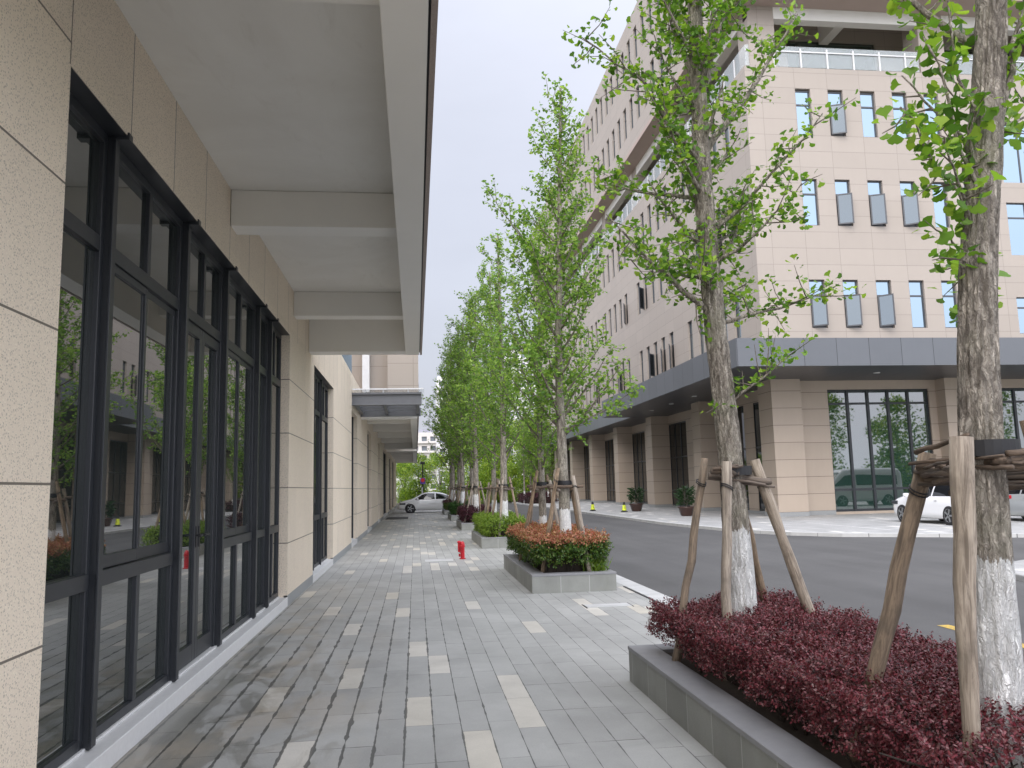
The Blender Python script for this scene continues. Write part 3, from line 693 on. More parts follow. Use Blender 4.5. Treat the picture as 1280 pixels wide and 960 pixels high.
# ground storey
CX, CY, ZS = 16.5, 35.3, 6.36
def column(x0, x1, y0, y1):
    b = MB(); b.box(x0, x1, y0, y1, .2, ZS - .002); c = b.build('column', M['wall_low'], RB)
    b = MB(); b.box(x0 - .006, x1 + .006, y0 - .006, y1 + .006, 0, .198); b.build('base', M['plinth'], c)
column(CX, CX + 1.45, CY, CY + 1.45)
for i in range(1, 4): column(CX + 8.75 * i, CX + 1.45 + 8.75 * i, CY, CY + 1.2)
for i in range(1, 7): column(CX, CX + 1.3, CY + 9.65 * i, CY + 1.3 + 9.65 * i)
b = MB(); wall_open(b, 'y', 36.0, 17.9, 60, 0, ZS, [(19.65, 24.87, .12, 5.93), (28.45, 33.6, .12, 5.93), (37.2, 42.4, .12, 5.93)], .25, 1)
sop = []
for i in range(6):
    y = CY + 9.65 * i + 1.3 + (.3 if i == 0 else .06); sop += [(y, y + 3.35, .12, 5.75), (y + 4.6, CY + 9.65 * (i + 1) - .06, .12, 5.75)]
wall_open(b, 'x', 17.75, 36.0, YEND, 0, ZS, sop, .06, 1); b.build('ground_floor_wall', M['wall_low'], RB)
b = MB(); b.box(17.9, 19.65, 35.99, 36.1, 0, .2); b.box(24.87, 28.45, 35.99, 36.1, 0, .2); b.box(17.74, 17.8, 36.1, YEND, 0, .12); b.build('plinth', M['plinth'], RB)
for x0, x1 in ((19.65, 24.87), (28.45, 33.6), (37.2, 42.4)):
    f = MB()
    for u in np.linspace(x0, x1, 6): f.box(max(x0, u - .06), min(x1, u + .06), 36.08, 36.22, .12, 5.93)
    for z in (.18, 1.15, 5.25, 5.88): f.box(x0, x1, 36.1, 36.2, z - .05, z + .05)
    o = f.build('lobby_window', M['frame'], RB); g = MB(); g.box(x0, x1, 36.15, 36.165, .12, 5.93); g.build('pane', M['glass_dark'], o)
for y0, y1, z0, z1 in sop:
    f = MB()
    for u in np.linspace(y0, y1, 4): f.box(17.765, 17.86, max(y0, u - .05), min(y1, u + .05), z0, z1)
    for z in (.18, 1.15, 3.4, 5.7): f.box(17.775, 17.85, y0, y1, z - .04, z + .04)
    o = f.build('lobby_window', M['frame'], RB); g = MB(); g.box(17.80, 17.812, y0, y1, z0, z1); g.build('pane', M['glass_side'], o)
# metal canopy
FX, FY = 13.16, 31.1
b = MB(); b.box(FX, 60, FY, FY + .12, ZS - .01, 7.53); b.box(FX, FX + .12, FY + .12, 55.2, ZS - .01, 7.53); b.box(FX + .12, 15.2, 55.08, 55.2, ZS - .01, 7.53); b.box(15.2, 15.32, 55.08, YEND, ZS - .011, 7.53)
ca = b.build('metal_canopy', M['fascia'], RB)
b = MB(); b.box(FX + .12, 60, FY + .12, 36.0, ZS, ZS + .05); b.box(FX + .12, 17.75, 36.0, 55.08, ZS, ZS + .05); b.box(15.32, 17.75, 55.2, YEND, ZS, ZS + .05); b.build('soffit', M['dark_soffit'], ca)
b = MB(); b.box(FX + .12, 60, FY + .12, RBY + .1, 7.4, 7.45); b.box(FX + .12, 16, RBY + .1, 55.08, 7.4, 7.45); b.build('roof_sheet', M['steel'], ca)
for x in (20.6, 25.0, 29.2): e = MB(); e.lathe([(.14, ZS - .03), (.14, ZS - .003)], (x, 33.3, 0), 14); e.build('downlight', M['lamp_off'], ca)
for y in (38.5, 42, 46, 50): e = MB(); e.lathe([(.14, ZS - .03), (.14, ZS - .003)], (15.2, y, 0), 14); e.build('downlight', M['lamp_off'], ca)

# ------------------------------------------------------------------ planters, hedges
def batch(T, F, pos, frames, scale):
    """instance a leaf template T (k,3) with faces F (m,j) at pos (n,3), frames (n,3,3) rows u,v,n, scale (n,)"""
    n, k = len(pos), len(T)
    V = pos[:, None, :] + scale[:, None, None] * np.einsum('kc,ncd->nkd', T, frames)
    FF = (np.asarray(F)[None] + (np.arange(n) * k)[:, None, None]).reshape(-1, np.asarray(F).shape[1])
    return V.reshape(-1, 3), FF

def frames_from(u, nrm):
    u = unit(u); v = unit(np.cross(nrm, u)); n = np.cross(u, v)
    return np.stack([u, v, n], 1)

OVAL = np.array([(0, 0, 0), (.35, .24, .05), (.72, .22, .06), (1, 0, 0), (.72, -.22, .06), (.35, -.24, .05)]); OVALF = [[0, 1, 2, 3, 4, 5]]
FAN = np.array([(0, 0, 0), (.30, .10, .02), (.62, .55, .10), (.84, .40, .05), (.95, .14, .0), (.86, 0.0, -.02), (.95, -.14, .0), (.84, -.40, .05), (.62, -.55, .10), (.30, -.10, .02)]); FANF = [list(range(10))]

def hedge(name, x0, x1, y0, y1, z0, z1, nspr, leaf, mats, label, group='clipped hedges in the planters', top_mat=None, seed=1, lv=9, bush=.05, skirt=0.0, dip=None):
    """clipped hedge: sprigs of real leaves over an uneven box, bare twigs inside"""
    g = np.random.default_rng(seed)
    root = empty(name, ((x0 + x1) / 2, (y0 + y1) / 2, z0), label=label, cat='hedge', group=group)
    dx, dy, dz = x1 - x0, y1 - y0, z1 - z0
    A = np.array([dx * dy, dy * dz * .85, dy * dz * .6, dx * dz * .9, dx * dz * .9]); cnt = (A / A.sum() * nspr).astype(int)
    P, N = [], []
    for s, c in enumerate(cnt):
        a, b_ = g.random(c), g.random(c)
        if s == 0: p = np.stack([x0 + a * dx, y0 + b_ * dy, np.full(c, z1)], 1); n = (0, 0, 1.)
        else:
            q = z0 + skirt + b_ ** .7 * (dz - skirt)
            if s == 1: p = np.stack([np.full(c, x0), y0 + a * dy, q], 1); n = (-1., 0, .35)
            if s == 2: p = np.stack([np.full(c, x1), y0 + a * dy, q], 1); n = (1., 0, .35)
            if s == 3: p = np.stack([x0 + a * dx, np.full(c, y0), q], 1); n = (0, -1., .35)
            if s == 4: p = np.stack([x0 + a * dx, np.full(c, y1), q], 1); n = (0, 1., .35)
        P.append(p); N.append(np.tile(n, (c, 1)))
    P, N = np.concatenate(P), np.concatenate(N)
    bump = (vnoise(P * 3.1, seed) - .5) * 2 * bush + (vnoise(P * 9., seed + 3) - .5) * 1.5 * bush
    cx, cy = (x0 + x1) / 2, (y0 + y1) / 2
    P = P + unit(N) * bump[:, None] - unit(N) * (g.random(len(P)) ** 2 * .13)[:, None]
    # round the edges
    for ax, c_, h in ((0, cx, dx / 2), (1, cy, dy / 2)):
        d = np.clip((np.abs(P[:, ax] - c_) - (h - .16)) / .16, 0, 1.4); P[:, 2] -= np.where(N[:, 2] > .9, d ** 2 * .09, 0)
    if dip: P[:, 2] -= np.clip((dip - P[:, 1]) / 1.0, 0, 1.3) * .15 * np.clip((P[:, 2] - z0) / dz, 0, 1)
    keep = vnoise(P * 5.5, seed + 9) > .20; P, N = P[keep], N[keep]
    D = unit(unit(N) * .9 + g.normal(0, .55, P.shape) + np.array([0, 0, .35]))       # sprig direction
    L = leaf * (2.2 + 2.0 * g.random(len(P)))
    t = np.linspace(.12, 1, lv); pos = P[:, None] + D[:, None] * (L[:, None] * t[None])[..., None]
    pos = pos.reshape(-1, 3); DD = np.repeat(D, lv, 0)
    r = unit(np.cross(DD, g.normal(0, 1, DD.shape)))
    u = unit(r + DD * .5 + g.normal(0, .25, DD.shape)); nr = unit(DD * .8 + g.normal(0, .45, DD.shape) + np.array([0, 0, .3]))
    sz = leaf * (.65 + .6 * g.random(len(pos)))
    V, F = batch(OVAL, OVALF, pos, frames_from(u, nr), sz)
    mi = None
    if top_mat is not None:
        h = pos[:, 2] - z1 + .12 * (vnoise(pos * 4, seed + 5) - .5); mi = np.where(h + g.normal(0, .035, len(h)) > -.075, 1, 0); mats = [mats, top_mat]
    np_mesh('foliage', V - np.array(root.location), [F], mats, mi, root)
    b = MB()
    for _ in range(int(26 * dx * dy) + 12):
        x, y = g.uniform(x0 + .08, x1 - .08), g.uniform(y0 + .08, y1 - .08)
        for q in range(2): b.tube([(x, y, z0 - .03), (x + g.normal(0, .05), y + g.normal(0, .05), z0 + dz * .5), (x + g.normal(0, .12), y + g.normal(0, .12), z1 - .06)], [.008, .006, .003], 5)
    b.box(x0 + .17, x1 - .17, y0 + .17, y1 - .17, z0 + .0, z1 - (.27 if dip else .13))
    b.build('stem', M['core'], root)
    return root

PX0, PX1 = 1.785, 3.12
starts = [2.0, 12.57, 22.2, 31.9, 41.5, 51.2]; ends = [6.86, 16.64, 26.3, 36.0, 45.6, 55.3]
what = ['dark red hedge at the near right', 'orange-tipped hedge', 'yellow-green hedge', 'dark purple hedge', 'deep green hedge', 'farthest reddish green hedge']
for y0, y1, wname in zip(starts, ends, what):
    r0 = empty('planter', (2.45, (y0 + y1) / 2, 0), label='grey granite planter box holding the ' + wname, cat='planter', group='stone planters along the pavement')
    b = MB(); t = .22
    b.box(PX0, PX0 + t, y0, y1, 0, .255); b.box(PX1 - t, PX1, y0, y1, 0, .255); b.box(PX0 + t, PX1 - t, y0, y0 + t, 0, .255); b.box(PX0 + t, PX1 - t, y1 - t, y1, 0, .255); b.build('side_wall', M['planter'], r0)
    b = MB(); e = .006
    b.box(PX0 - e, PX0 + t, y0 - e, y1 + e, .256, .289); b.box(PX1 - t, PX1 + e, y0 - e, y1 + e, .256, .289); b.box(PX0 + t, PX1 - t, y0 - e, y0 + t, .256, .289); b.box(PX0 + t, PX1 - t, y1 - t, y1 + e, .256, .289); b.build('coping', M['coping'], r0, bevel=.005)
    b = MB(); b.box(PX0 + t, PX1 - t, y0 + t, y1 - t, .1, .262); b.build('soil', M['soil'], r0)
hz = .27
hedge('hedge', 1.99, 3.13, 2.1, 6.68, hz, .655, 21000, .0185, M['red_leaf'], 'dark red small-leaved hedge filling the near right planter', seed=11, lv=9, bush=.065, skirt=.10, dip=3.4)
hedge('hedge', 1.93, 3.02, 12.78, 16.45, hz, .80, 8500, .038, M['green_leaf'], 'hedge with orange-red new leaves over glossy green sides', seed=12, lv=8, bush=.06, top_mat=M['orange_leaf'], skirt=.12)
hedge('hedge', 1.95, 3.0, 22.4, 26.1, hz, .74, 4500, .04, M['lime_leaf'], 'bright yellow-green hedge in the third planter', seed=13, lv=8, bush=.07)
hedge('hedge', 1.95, 3.0, 32.1, 35.8, hz, .78, 2600, .045, M['purple_leaf'], 'dark purple hedge between the yellow-green and deep green hedges', seed=14, lv=8, bush=.06)
hedge('hedge', 1.95, 3.0, 41.7, 45.4, hz, .80, 2200, .05, M['deep_leaf'], 'deep green hedge beyond the dark purple hedge', seed=15, lv=8, bush=.06)
hedge('hedge', 1.95, 3.0, 51.4, 55.1, hz, .80, 2000, .05, M['green_leaf'], 'farthest reddish green hedge beside the white sedan', seed=16, lv=7, bush=.06, top_mat=M['purple_leaf'])
# grass tuft at the corner of the orange hedge planter
g = np.random.default_rng(4); n = 260
pos = np.stack([g.normal(2.86, .07, n), g.normal(12.86, .05, n), np.full(n, .262)], 1); u = unit(np.stack([g.normal(0, .35, n), g.normal(0, .35, n), np.ones(n)], 1))
V, F = batch(np.array([(0, .02, 0), (.6, .018, .0), (1, 0, .08), (.6, -.018, 0), (0, -.02, 0)]), [[0, 1, 2, 3, 4]], pos, frames_from(u, g.normal(0, 1, (n, 3))), .14 + .16 * g.random(n))
np_mesh('grass_tuft', V, [F], M['lime_leaf'], label='tuft of bright grass at the corner of the orange-tipped hedge', cat='grass', kind=None)

# ------------------------------------------------------------------ ginkgo trees
def limb_path(p0, d, L, g, n=7, curve=.35, wob=.05):
    d = unit(np.asarray(d, float)); pts = [np.asarray(p0, float)]
    for i in range(n):
        d = unit(d + np.array([0, 0, curve / n]) + g.normal(0, wob, 3)); pts.append(pts[-1] + d * L / n)
    return np.array(pts)

def ginkgo(seed, tp, r0, H, limbs, auto, leaf, twig_gap, per, mat_bark, mat_leaf, hi=False, sparse=0., twl=(.12, .42)):
    """tp: trunk control points local (z up, origin at soil); limbs: explicit (z, end xyz, r); auto: (zlo, zhi, n, len_lo, len_hi)"""
    g = np.random.default_rng(seed)
    tp = np.asarray(tp, float)
    zz = np.linspace(-.03, H, 220 if hi else 46)
    cen = np.stack([np.interp(zz, tp[:, 2], tp[:, 0]), np.interp(zz, tp[:, 2], tp[:, 1]), zz], 1)
    kern = np.ones(9 if hi else 3); kern /= kern.sum()
    for a in (0, 1): cen[:, a] = np.convolve(np.pad(cen[:, a], len(kern) // 2, 'edge'), kern, 'valid')
    rad = r0 * (1 - .80 * np.clip(zz / H, 0, 1) ** .9) + r0 * .42 * np.exp(-np.clip(zz, 0, 9) / .28)
    m = MB()
    if hi:
        n = 72; ang = np.arange(n) * 2 * np.pi / n
        th, Z = np.meshgrid(ang, zz)
        q = np.stack([np.cos(th) * 5.2, np.sin(th) * 5.2, Z * 3.4], -1)
        rid = np.abs(vnoise(q * 1.35, seed) - .5) * 2; fine = vnoise(q * np.array([3.2, 3.2, 2.4]), seed + 1)
        disp = (np.clip(rid * 2.4, 0, 1) - .6) * .010 + (fine - .5) * .008
        for _ in range(9):
            kz, ka = g.uniform(.9, 4.2), g.uniform(0, 6.28); dd = ((Z - kz) / .05) ** 2 + (np.angle(np.exp(1j * (th - ka))) / .35) ** 2; disp += .018 * np.exp(-dd)
        rr = rad[:, None] * (1 + .05 * (vnoise(q * .35, seed + 2) - .5)) + disp
        V = np.stack([cen[:, 0:1] + np.cos(th) * rr, cen[:, 1:2] + np.sin(th) * rr, Z], -1).reshape(-1, 3)
        k = len(zz); I = np.arange(k - 1)[:, None] * n; J = np.arange(n)[None]; J2 = (J + 1) % n
        F = np.stack([I + J, I + J2, I + n + J2, I + n + J], -1).reshape(-1, 4)
        m.v = [tuple(p) for p in V]; m.f = F.tolist(); m.m = [0] * len(F)
    else: m.tube(cen, rad, 12, jit=.03)
    def at(z): return np.array([np.interp(z, zz, cen[:, 0]), np.interp(z, zz, cen[:, 1]), z])
    paths = []
    for z, e, r in limbs:
        p0 = at(z); e = np.asarray(e, float); mid = (p0 + e) / 2 + np.array([0, 0, -.06 * np.linalg.norm(e - p0)]) + g.normal(0, .03, 3)
        tt = np.linspace(0, 1, 8)[:, None]; pts = (1 - tt) ** 2 * p0 + 2 * tt * (1 - tt) * mid + tt ** 2 * e; pts[1:-1] += g.normal(0, .012, (6, 3)); paths.append((pts, r))
    zlo, zhi, nl, l0, l1 = auto
    az = g.random() * 6
    for i in range(nl):
        f = i / max(1, nl - 1); z = zlo + (zhi - zlo) * f; az += 2.4 + g.normal(0, .4)
        L = (l0 + (l1 - l0) * f) * g.uniform(.5, 1.3); el = g.uniform(.55, 1.0)
        paths.append((limb_path(at(z), (math.cos(az), math.sin(az), el), L, g, curve=.7), max(.006, .30 * np.interp(z, zz, rad))))
    tipd = []
    C, D = [], []
    for pts, r in paths:
        m.mi = 1 if not hi else 0
        m.tube(pts, np.linspace(r, .004, len(pts)), 7)
        seg = np.linalg.norm(np.diff(pts, axis=0), axis=1); L = seg.sum(); cum = np.concatenate([[0], np.cumsum(seg)])
        s = L * .16
        while s < L:
            p = np.array([np.interp(s, cum, pts[:, a]) for a in range(3)]); d = unit(np.array([np.interp(min(L, s + .05), cum, pts[:, a]) for a in range(3)]) - p + 1e-6)
            if g.random() > sparse:
                td = unit(d * .5 + g.normal(0, .75, 3) + np.array([0, 0, .15])); tl = g.uniform(*twl) * min(1, .35 + L)
                m.mi = 1; e = p + td * tl + np.array([0, 0, -.05 * tl]); m.tube([p, (p + e) / 2 + g.normal(0, .015, 3), e], [.006, .004, .002], 4, cap=False)
                for q in np.arange(.03, tl, .055): C.append(p + td * q); D.append(td)
            C.append(p); D.append(d)
            s += twig_gap * g.uniform(.6, 1.4)
        C.append(pts[-1]); D.append(unit(pts[-1] - pts[-2]))
    # leader
    for z in np.arange(max(zlo, H * .55), H, .10):
        td = unit(np.array([g.normal(), g.normal(), .8])); tl = .1 + .28 * (H - z) / H
        for q in np.arange(.02, tl, .06): C.append(at(z) + td * q); D.append(td)
    C, D = np.array(C), np.array(D)
    n = len(C); C = np.repeat(C, per, 0); D = np.repeat(D, per, 0)
    u = unit(g.normal(0, 1, C.shape) * .9 + D * .4 + np.array([0, 0, -.15])); nr = unit(g.normal(0, .6, C.shape) + np.array([0, 0, 1.]))
    pos = C + u * (.022 + .02 * g.random(len(C)))[:, None]
    V, F = batch(FAN, FANF, pos, frames_from(u, nr), leaf * (.6 + .6 * g.random(len(pos))))
    return m, V, F

def tree_at(x, y, geo, mats, mat_leaf, label, group, z=.26):
    m, V, F = geo
    r = empty('ginkgo_tree', (x, y, z), label=label, cat='tree', group=group)
    m.build('trunk', mats, r, smooth=True, local=True)
    np_mesh('crown', V, [F], mat_leaf, None, r)
    return r
GRP = 'ginkgo trees along the pavement planters'
BX, BY, BZ = 2.48, 6.05, .26
def lo(x, y, z): return (x - BX, y - BY, z - BZ)
tpB = [(0, 0, -.03), (0, 0, .55), (-.025, 0, 1.65), (-.09, 0, 2.68), (-.118, 0, 3.68), (-.115, 0, 4.72), (-.10, 0, 5.5), (-.08, 0, 8.8)]
limbsB = [(2.72, lo(1.50, 5.9, 3.75), .030), (2.65, lo(3.35, 6.0, 3.18), .018), (4.05, lo(3.40, 6.25, 5.75), .032), (4.55, lo(2.02, 6.0, 6.3), .03), (3.35, lo(3.25, 5.7, 4.55), .022),
          (2.0, lo(2.92, 5.9, 2.62), .014), (4.45, lo(1.40, 6.1, 5.35), .02), (4.5, lo(2.75, 5.9, 6.2), .028), (3.1, lo(2.95, 5.55, 3.9), .016), (3.7, lo(1.55, 6.5, 4.3), .022), (4.0, lo(1.75, 5.5, 4.6), .02), (3.0, lo(1.85, 6.6, 3.6), .018), (3.3, lo(3.1, 6.7, 4.1), .018), (2.9, lo(2.1, 5.4, 3.55), .014), (2.75, lo(2.85, 6.4, 3.35), .014)]
tree_at(BX, BY, ginkgo(21, tpB, .112, 8.8, limbsB, (2.95, 8.4, 38, .85, .35), .054, .07, 3, None, None, hi=True, sparse=.04, twl=(.10, .40)), [M['bark_near'], M['twig']], M['ginkgo'], 'ginkgo with whitewashed trunk at the far end of the near dark red hedge', GRP)
AX, AY = 2.47, 3.3
def la(x, y, z): return (x - AX, y - AY, z - BZ)
tpA = [(0, 0, -.03), (0, 0, .35), (.018, 0, 1.02), (.05, 0, 1.73), (.10, 0, 2.28), (.20, 0, 2.86), (.30, 0, 3.47), (.36, 0, 4.0), (.45, 0, 8.5)]
limbsA = [(2.62, la(2.36, 3.22, 3.68), .012), (2.55, la(2.20, 3.2, 3.32), .010), (2.50, la(2.32, 3.1, 3.12), .008), (2.28, la(2.37, 3.2, 2.72), .006), (2.80, la(2.98, 3.3, 4.0), .028), (2.75, la(2.45, 3.15, 3.9), .010),
          (2.35, la(3.35, 4.4, 2.95), .010), (2.2, la(3.3, 4.3, 2.62), .008), (3.0, la(3.1, 3.5, 3.5), .012), (2.9, la(2.5, 3.6, 3.7), .01)]
tree_at(AX, AY, ginkgo(33, tpA, .104, 8.5, limbsA, (3.4, 8.2, 16, 1.1, .4), .066, .08, 3, None, None, hi=True, sparse=.3, twl=(.06, .2)), [M['bark_near'], M['twig']], M['ginkgo'], 'ginkgo with the thickest trunk at the right edge, black rubber pad tied to it', GRP)

# three crown types for the trees further on
def far_geo(seed, H, zlo, n, l0, l1, r0, tip=None, limbs=()):
    g = np.random.default_rng(seed); tp = [(0, 0, -.03), (g.normal(0, .03), g.normal(0, .03), H * .4), tip or (g.normal(0, .12), g.normal(0, .12), H)]
    return ginkgo(seed, tp, r0, H, list(limbs), (zlo, H * .97, n, l0, l1), .07, .125, 3, None, None, twl=(.14, .55))
kinds = [far_geo(41, 8.45, 2.2, 48, 1.7, .30, .105, (.16, 0, 8.45), [(4.9, (-1.15, 0, 6.45), .022), (2.5, (.95, .1, 3.75), .026), (2.3, (1.25, -.1, 3.0), .02), (2.9, (-.9, .2, 4.2), .024)]), far_geo(42, 8.9, 2.0, 46, 1.85, .40, .11), far_geo(43, 8.4, 1.9, 48, 2.0, .55, .10)]
protos = []
who = [('orange-tipped', 13.25, 2.47, 0, 1.0, 0), ('orange-tipped', 15.45, 2.44, 2, .82, 2.0), ('yellow-green', 22.95, 2.5, 1, 1.0, .6), ('yellow-green', 25.3, 2.45, 2, 1.0, 3.5), ('dark purple', 32.6, 2.45, 2, 1.12, 1.2), ('dark purple', 35.0, 2.45, 1, 1.1, 4.4),
       ('deep green', 42.2, 2.45, 2, 1.22, 2.6), ('deep green', 44.6, 2.4, 0, 1.25, 5.2), ('farthest reddish green', 51.9, 2.4, 2, 1.3, .3), ('farthest reddish green', 54.3, 2.4, 1, 1.22, 3.0)]
made = {}
for i, (hn, y, x, k, s, rz) in enumerate(who):
    lab = '%s ginkgo with whitewashed base in the %s hedge' % ('nearer' if i % 2 == 0 else 'farther', hn)
    if k not in made: r = tree_at(x, y, kinds[k], [M['bark_far'], M['twig']], M['ginkgo_far'], lab, GRP); made[k] = r
    else: r = copy_tree(made[k]); r.location = (x, y, .26)
    wx = (1., 1., 1.1, .92, 1.15, .95, 1.1, .9, 1.1, 1.)[i]
    r['label'] = lab; r.rotation_euler = (0, 0, rz); r.scale = (s * wx, s * wx, s)

# ------------------------------------------------------------------ timber stakes
def pole(b, p0, p1, r0, r1, g, n=9, wob=.004):
    t = np.linspace(0, 1, n)[:, None]; pts = np.asarray(p0) * (1 - t) + np.asarray(p1) * t; pts[1:-1] += g.normal(0, wob, (n - 2, 3))
    b.tube(pts, np.linspace(r0, r1, n) * (1 + g.normal(0, .04, n)), 12, jit=.05)

def support(loc, poles, bars, label, seed, tie=True, pad=None, bundle=0, mats=('timber', 'timber_grey', 'timber', 'timber_grey')):
    g = np.random.default_rng(seed)
    r = empty('tree_stake_frame', loc, label=label, cat='tree stakes', group='timber stake frames around the ginkgos')
    L = np.array(loc)
    for i, (p0, p1, ra, rb) in enumerate(poles):
        b = MB(); p0, p1 = np.array(p0) - L, np.array(p1) - L
        o = b; pole(b, p0 * 0, p1 - p0, ra, rb, g)
        # local frame: put the pole along its own z so that the grain runs along it
        d = Vector(p1 - p0); q = d.to_track_quat('Z', 'Y'); qi = q.inverted()
        b.v = [tuple(qi @ Vector(v)) for v in b.v]
        ob = b.build('pole', M[mats[i % len(mats)]], r, smooth=True, local=True); ob.location = tuple(p0); ob.rotation_mode = 'QUATERNION'; ob.rotation_quaternion = q
        if tie:
            ln = float(np.linalg.norm(p1 - p0)) * .87; b = MB()
            an = np.linspace(0, 12.566, 27); b.tube([(ra * 1.16 * math.cos(a), ra * 1.16 * math.sin(a), ln + .0025 * a + .02 * math.sin(a + 1)) for a in an], .004, 5)
            b.build('tie_wire', M['black'], ob, local=True)
    for p0, p1, ra in bars:
        b = MB(); p0, p1 = np.array(p0) - L, np.array(p1) - L
        pole(b, p0 * 0, p1 - p0, ra, ra * .85, g, wob=.006)
        for _ in range(bundle):
            a = g.uniform(-.05, .4); e = g.uniform(.6, 1.05); of = g.normal(0, .022, 3)
            q_ = g.uniform(.007, .014); pole(b, (p1 - p0) * a + of, (p1 - p0) * e + of + g.normal(0, .025, 3), q_, q_ * .8, g, 6, .003)
        d = Vector(p1 - p0); q = d.to_track_quat('Z', 'Y'); qi = q.inverted(); b.v = [tuple(qi @ Vector(v)) for v in b.v]
        ob = b.build('crossbar', M['branch_wood'], r, smooth=True, local=True); ob.location = tuple(p0); ob.rotation_mode = 'QUATERNION'; ob.rotation_quaternion = q
    if pad:
        b = MB(); x, y, z, rr = pad
        ring = np.linspace(-.6, math.pi + .5, 18) + math.pi
        b.tube([(x - L[0] + rr * math.cos(a), y - L[1] + rr * math.sin(a), z - L[2]) for a in ring], .012, 4)
        for a0, a1 in zip(ring[:-1], ring[1:]):
            q = [(x - L[0] + R_ * math.cos(a), y - L[1] + R_ * math.sin(a)) for R_, a in ((rr, a0), (rr + .02, a0), (rr + .02, a1), (rr, a1))]
            b.prism(q, z - L[2] - .035, z - L[2] + .035)
        b.build('rubber_pad', M['rubber'], r, local=True)
    return r
def ext(p_top, p_hedge, z=.25):
    p_top, p_hedge = np.array(p_top), np.array(p_hedge); k = (p_top[2] - z) / (p_top[2] - p_hedge[2]); return tuple(p_top + (p_hedge - p_top) * k)
def mk(top, low, r0=.036, r1=.034): return (ext(top, low), top, r0, r1)
support((BX, BY, .26), [mk((2.28, 6.14, 1.84), (2.06, 6.2, .66), .034, .028), mk((2.35, 5.86, 1.80), (2.22, 5.70, .62), .037, .037), mk((2.54, 6.2, 1.78), (2.86, 6.5, .66), .034, .032), mk((2.64, 6.02, 1.815), (2.95, 5.90, .64), .042, .042)],
        [((2.26, 6.02, 1.70), (2.74, 5.97, 1.645), .030), ((2.25, 5.93, 1.735), (2.47, 5.92, 1.71), .024), ((2.36, 5.9, 1.66), (2.56, 6.24, 1.68), .02)], 'four weathered stakes around the ginkgo at the far end of the dark red hedge', 3, pad=(2.47, 6.05, 1.735, .125), bundle=4)
support((AX, AY, .26), [mk((2.49, 3.65, 1.768), (2.25, 3.88, .66), .040, .041), mk((2.235, 3.05, 1.81), (2.147, 3.05, .53), .030, .046), mk((2.79, 3.34, 1.90), (2.98, 3.32, .62), .036, .040), mk((2.62, 3.55, 1.84), (2.72, 3.85, .62), .034, .034)],
        [((2.44, 3.62, 1.63), (2.86, 3.13, 1.65), .022), ((2.40, 3.60, 1.70), (2.50, 3.13, 1.715), .022), ((2.45, 3.16, 1.715), (2.90, 3.12, 1.71), .020), ((2.24, 3.08, 1.68), (2.47, 3.68, 1.66), .022), ((2.8, 3.1, 1.69), (2.75, 3.55, 1.70), .024)], 'four thick stakes with bundled sticks around the ginkgo at the right edge', 5, pad=(2.53, 3.3, 1.77, .115), bundle=10, mats=('timber', 'timber_grey', 'timber', 'timber'))
def std_support(x, y, seed, label):
    g = np.random.default_rng(seed); P_ = []
    for a in np.arange(4) * math.pi / 2 + g.uniform(0, 1.5):
        P_.append(((x + .52 * math.cos(a) * g.uniform(.8, 1.15), y + .52 * math.sin(a), .25), (x + .17 * math.cos(a + .3), y + .17 * math.sin(a + .3), g.uniform(1.72, 1.95)), .036, .032))
    B_ = [((x - .28, y - .14, 1.62), (x + .28, y - .14, 1.64), .028), ((x - .28, y + .14, 1.66), (x + .28, y + .14, 1.63), .028), ((x - .14, y - .26, 1.58), (x - .14, y + .26, 1.60), .026)]
    return support((x, y, .26), P_, B_, label, seed, pad=(x, y, 1.70, .12))
for i, (hn, y, x, k, s, rz) in enumerate(who):
    lab = 'timber stakes around the %s ginkgo in the %s hedge' % ('nearer' if i % 2 == 0 else 'farther', hn)
    if i < 2:
        sp_ = std_support(x, y, 60 + i, lab)
        pr_ = sp_ if i == 0 else pr_
    else:
        sp_ = copy_tree(pr_); sp_.location = (x, y, .26); sp_['label'] = lab; sp_.rotation_euler = (0, 0, 1.1 * i)

# ------------------------------------------------------------------ distant trees
def bushy(seed, H, rw, mat, name, label, cat_group, x, y, leaf=.26, n=6500, trunk=.14, zlo=.08):
    g = np.random.default_rng(seed); r = empty(name, (x, y, 0), label=label, cat='tree', group=cat_group)
    nb = 26; c = np.stack([g.normal(0, .42, nb) * rw, g.normal(0, .42, nb) * rw, H * (zlo + (1 - zlo) * g.random(nb))], 1)
    c[:, :2] *= (1.15 - .75 * ((c[:, 2] / H - .5) * 2) ** 2)[:, None].clip(.25)
    br = rw * g.uniform(.25, .5, nb)
    k = g.integers(0, nb, n); d = unit(g.normal(0, 1, (n, 3))); rr = br[k] * (.55 + .5 * g.random(n) ** .6)
    pos = c[k] + d * rr[:, None] * np.array([1, 1, .75])
    u = unit(g.normal(0, 1, (n, 3))); nr = unit(d + g.normal(0, .5, (n, 3)) + np.array([0, 0, .5]))
    V, F = batch(OVAL, OVALF, pos, frames_from(u, nr), leaf * (.6 + .8 * g.random(n))); np_mesh('crown', V, [F], mat, None, r)
    b = MB(); b.tube([(0, 0, -.2), (.1, 0, H * .3), (0, .1, H * .75)], [trunk, trunk * .8, trunk * .3], 8)
    for i in range(0, nb, 3): b.tube([(0, 0, H * .25), tuple(c[i] * np.array([.5, .5, .8])), tuple(c[i])], [trunk * .4, trunk * .25, .02], 5)
    b.build('trunk', M['twig'], r, local=True); return r
G2 = 'bright broadleaf trees beyond the end of the road'
L2 = 'bushy yellow-green broadleaf tree beyond the white sedan at the road end'
b0 = bushy(71, 8.2, 3.6, M['bush_leaf'], 'broadleaf_tree', L2, G2, .3, 86)
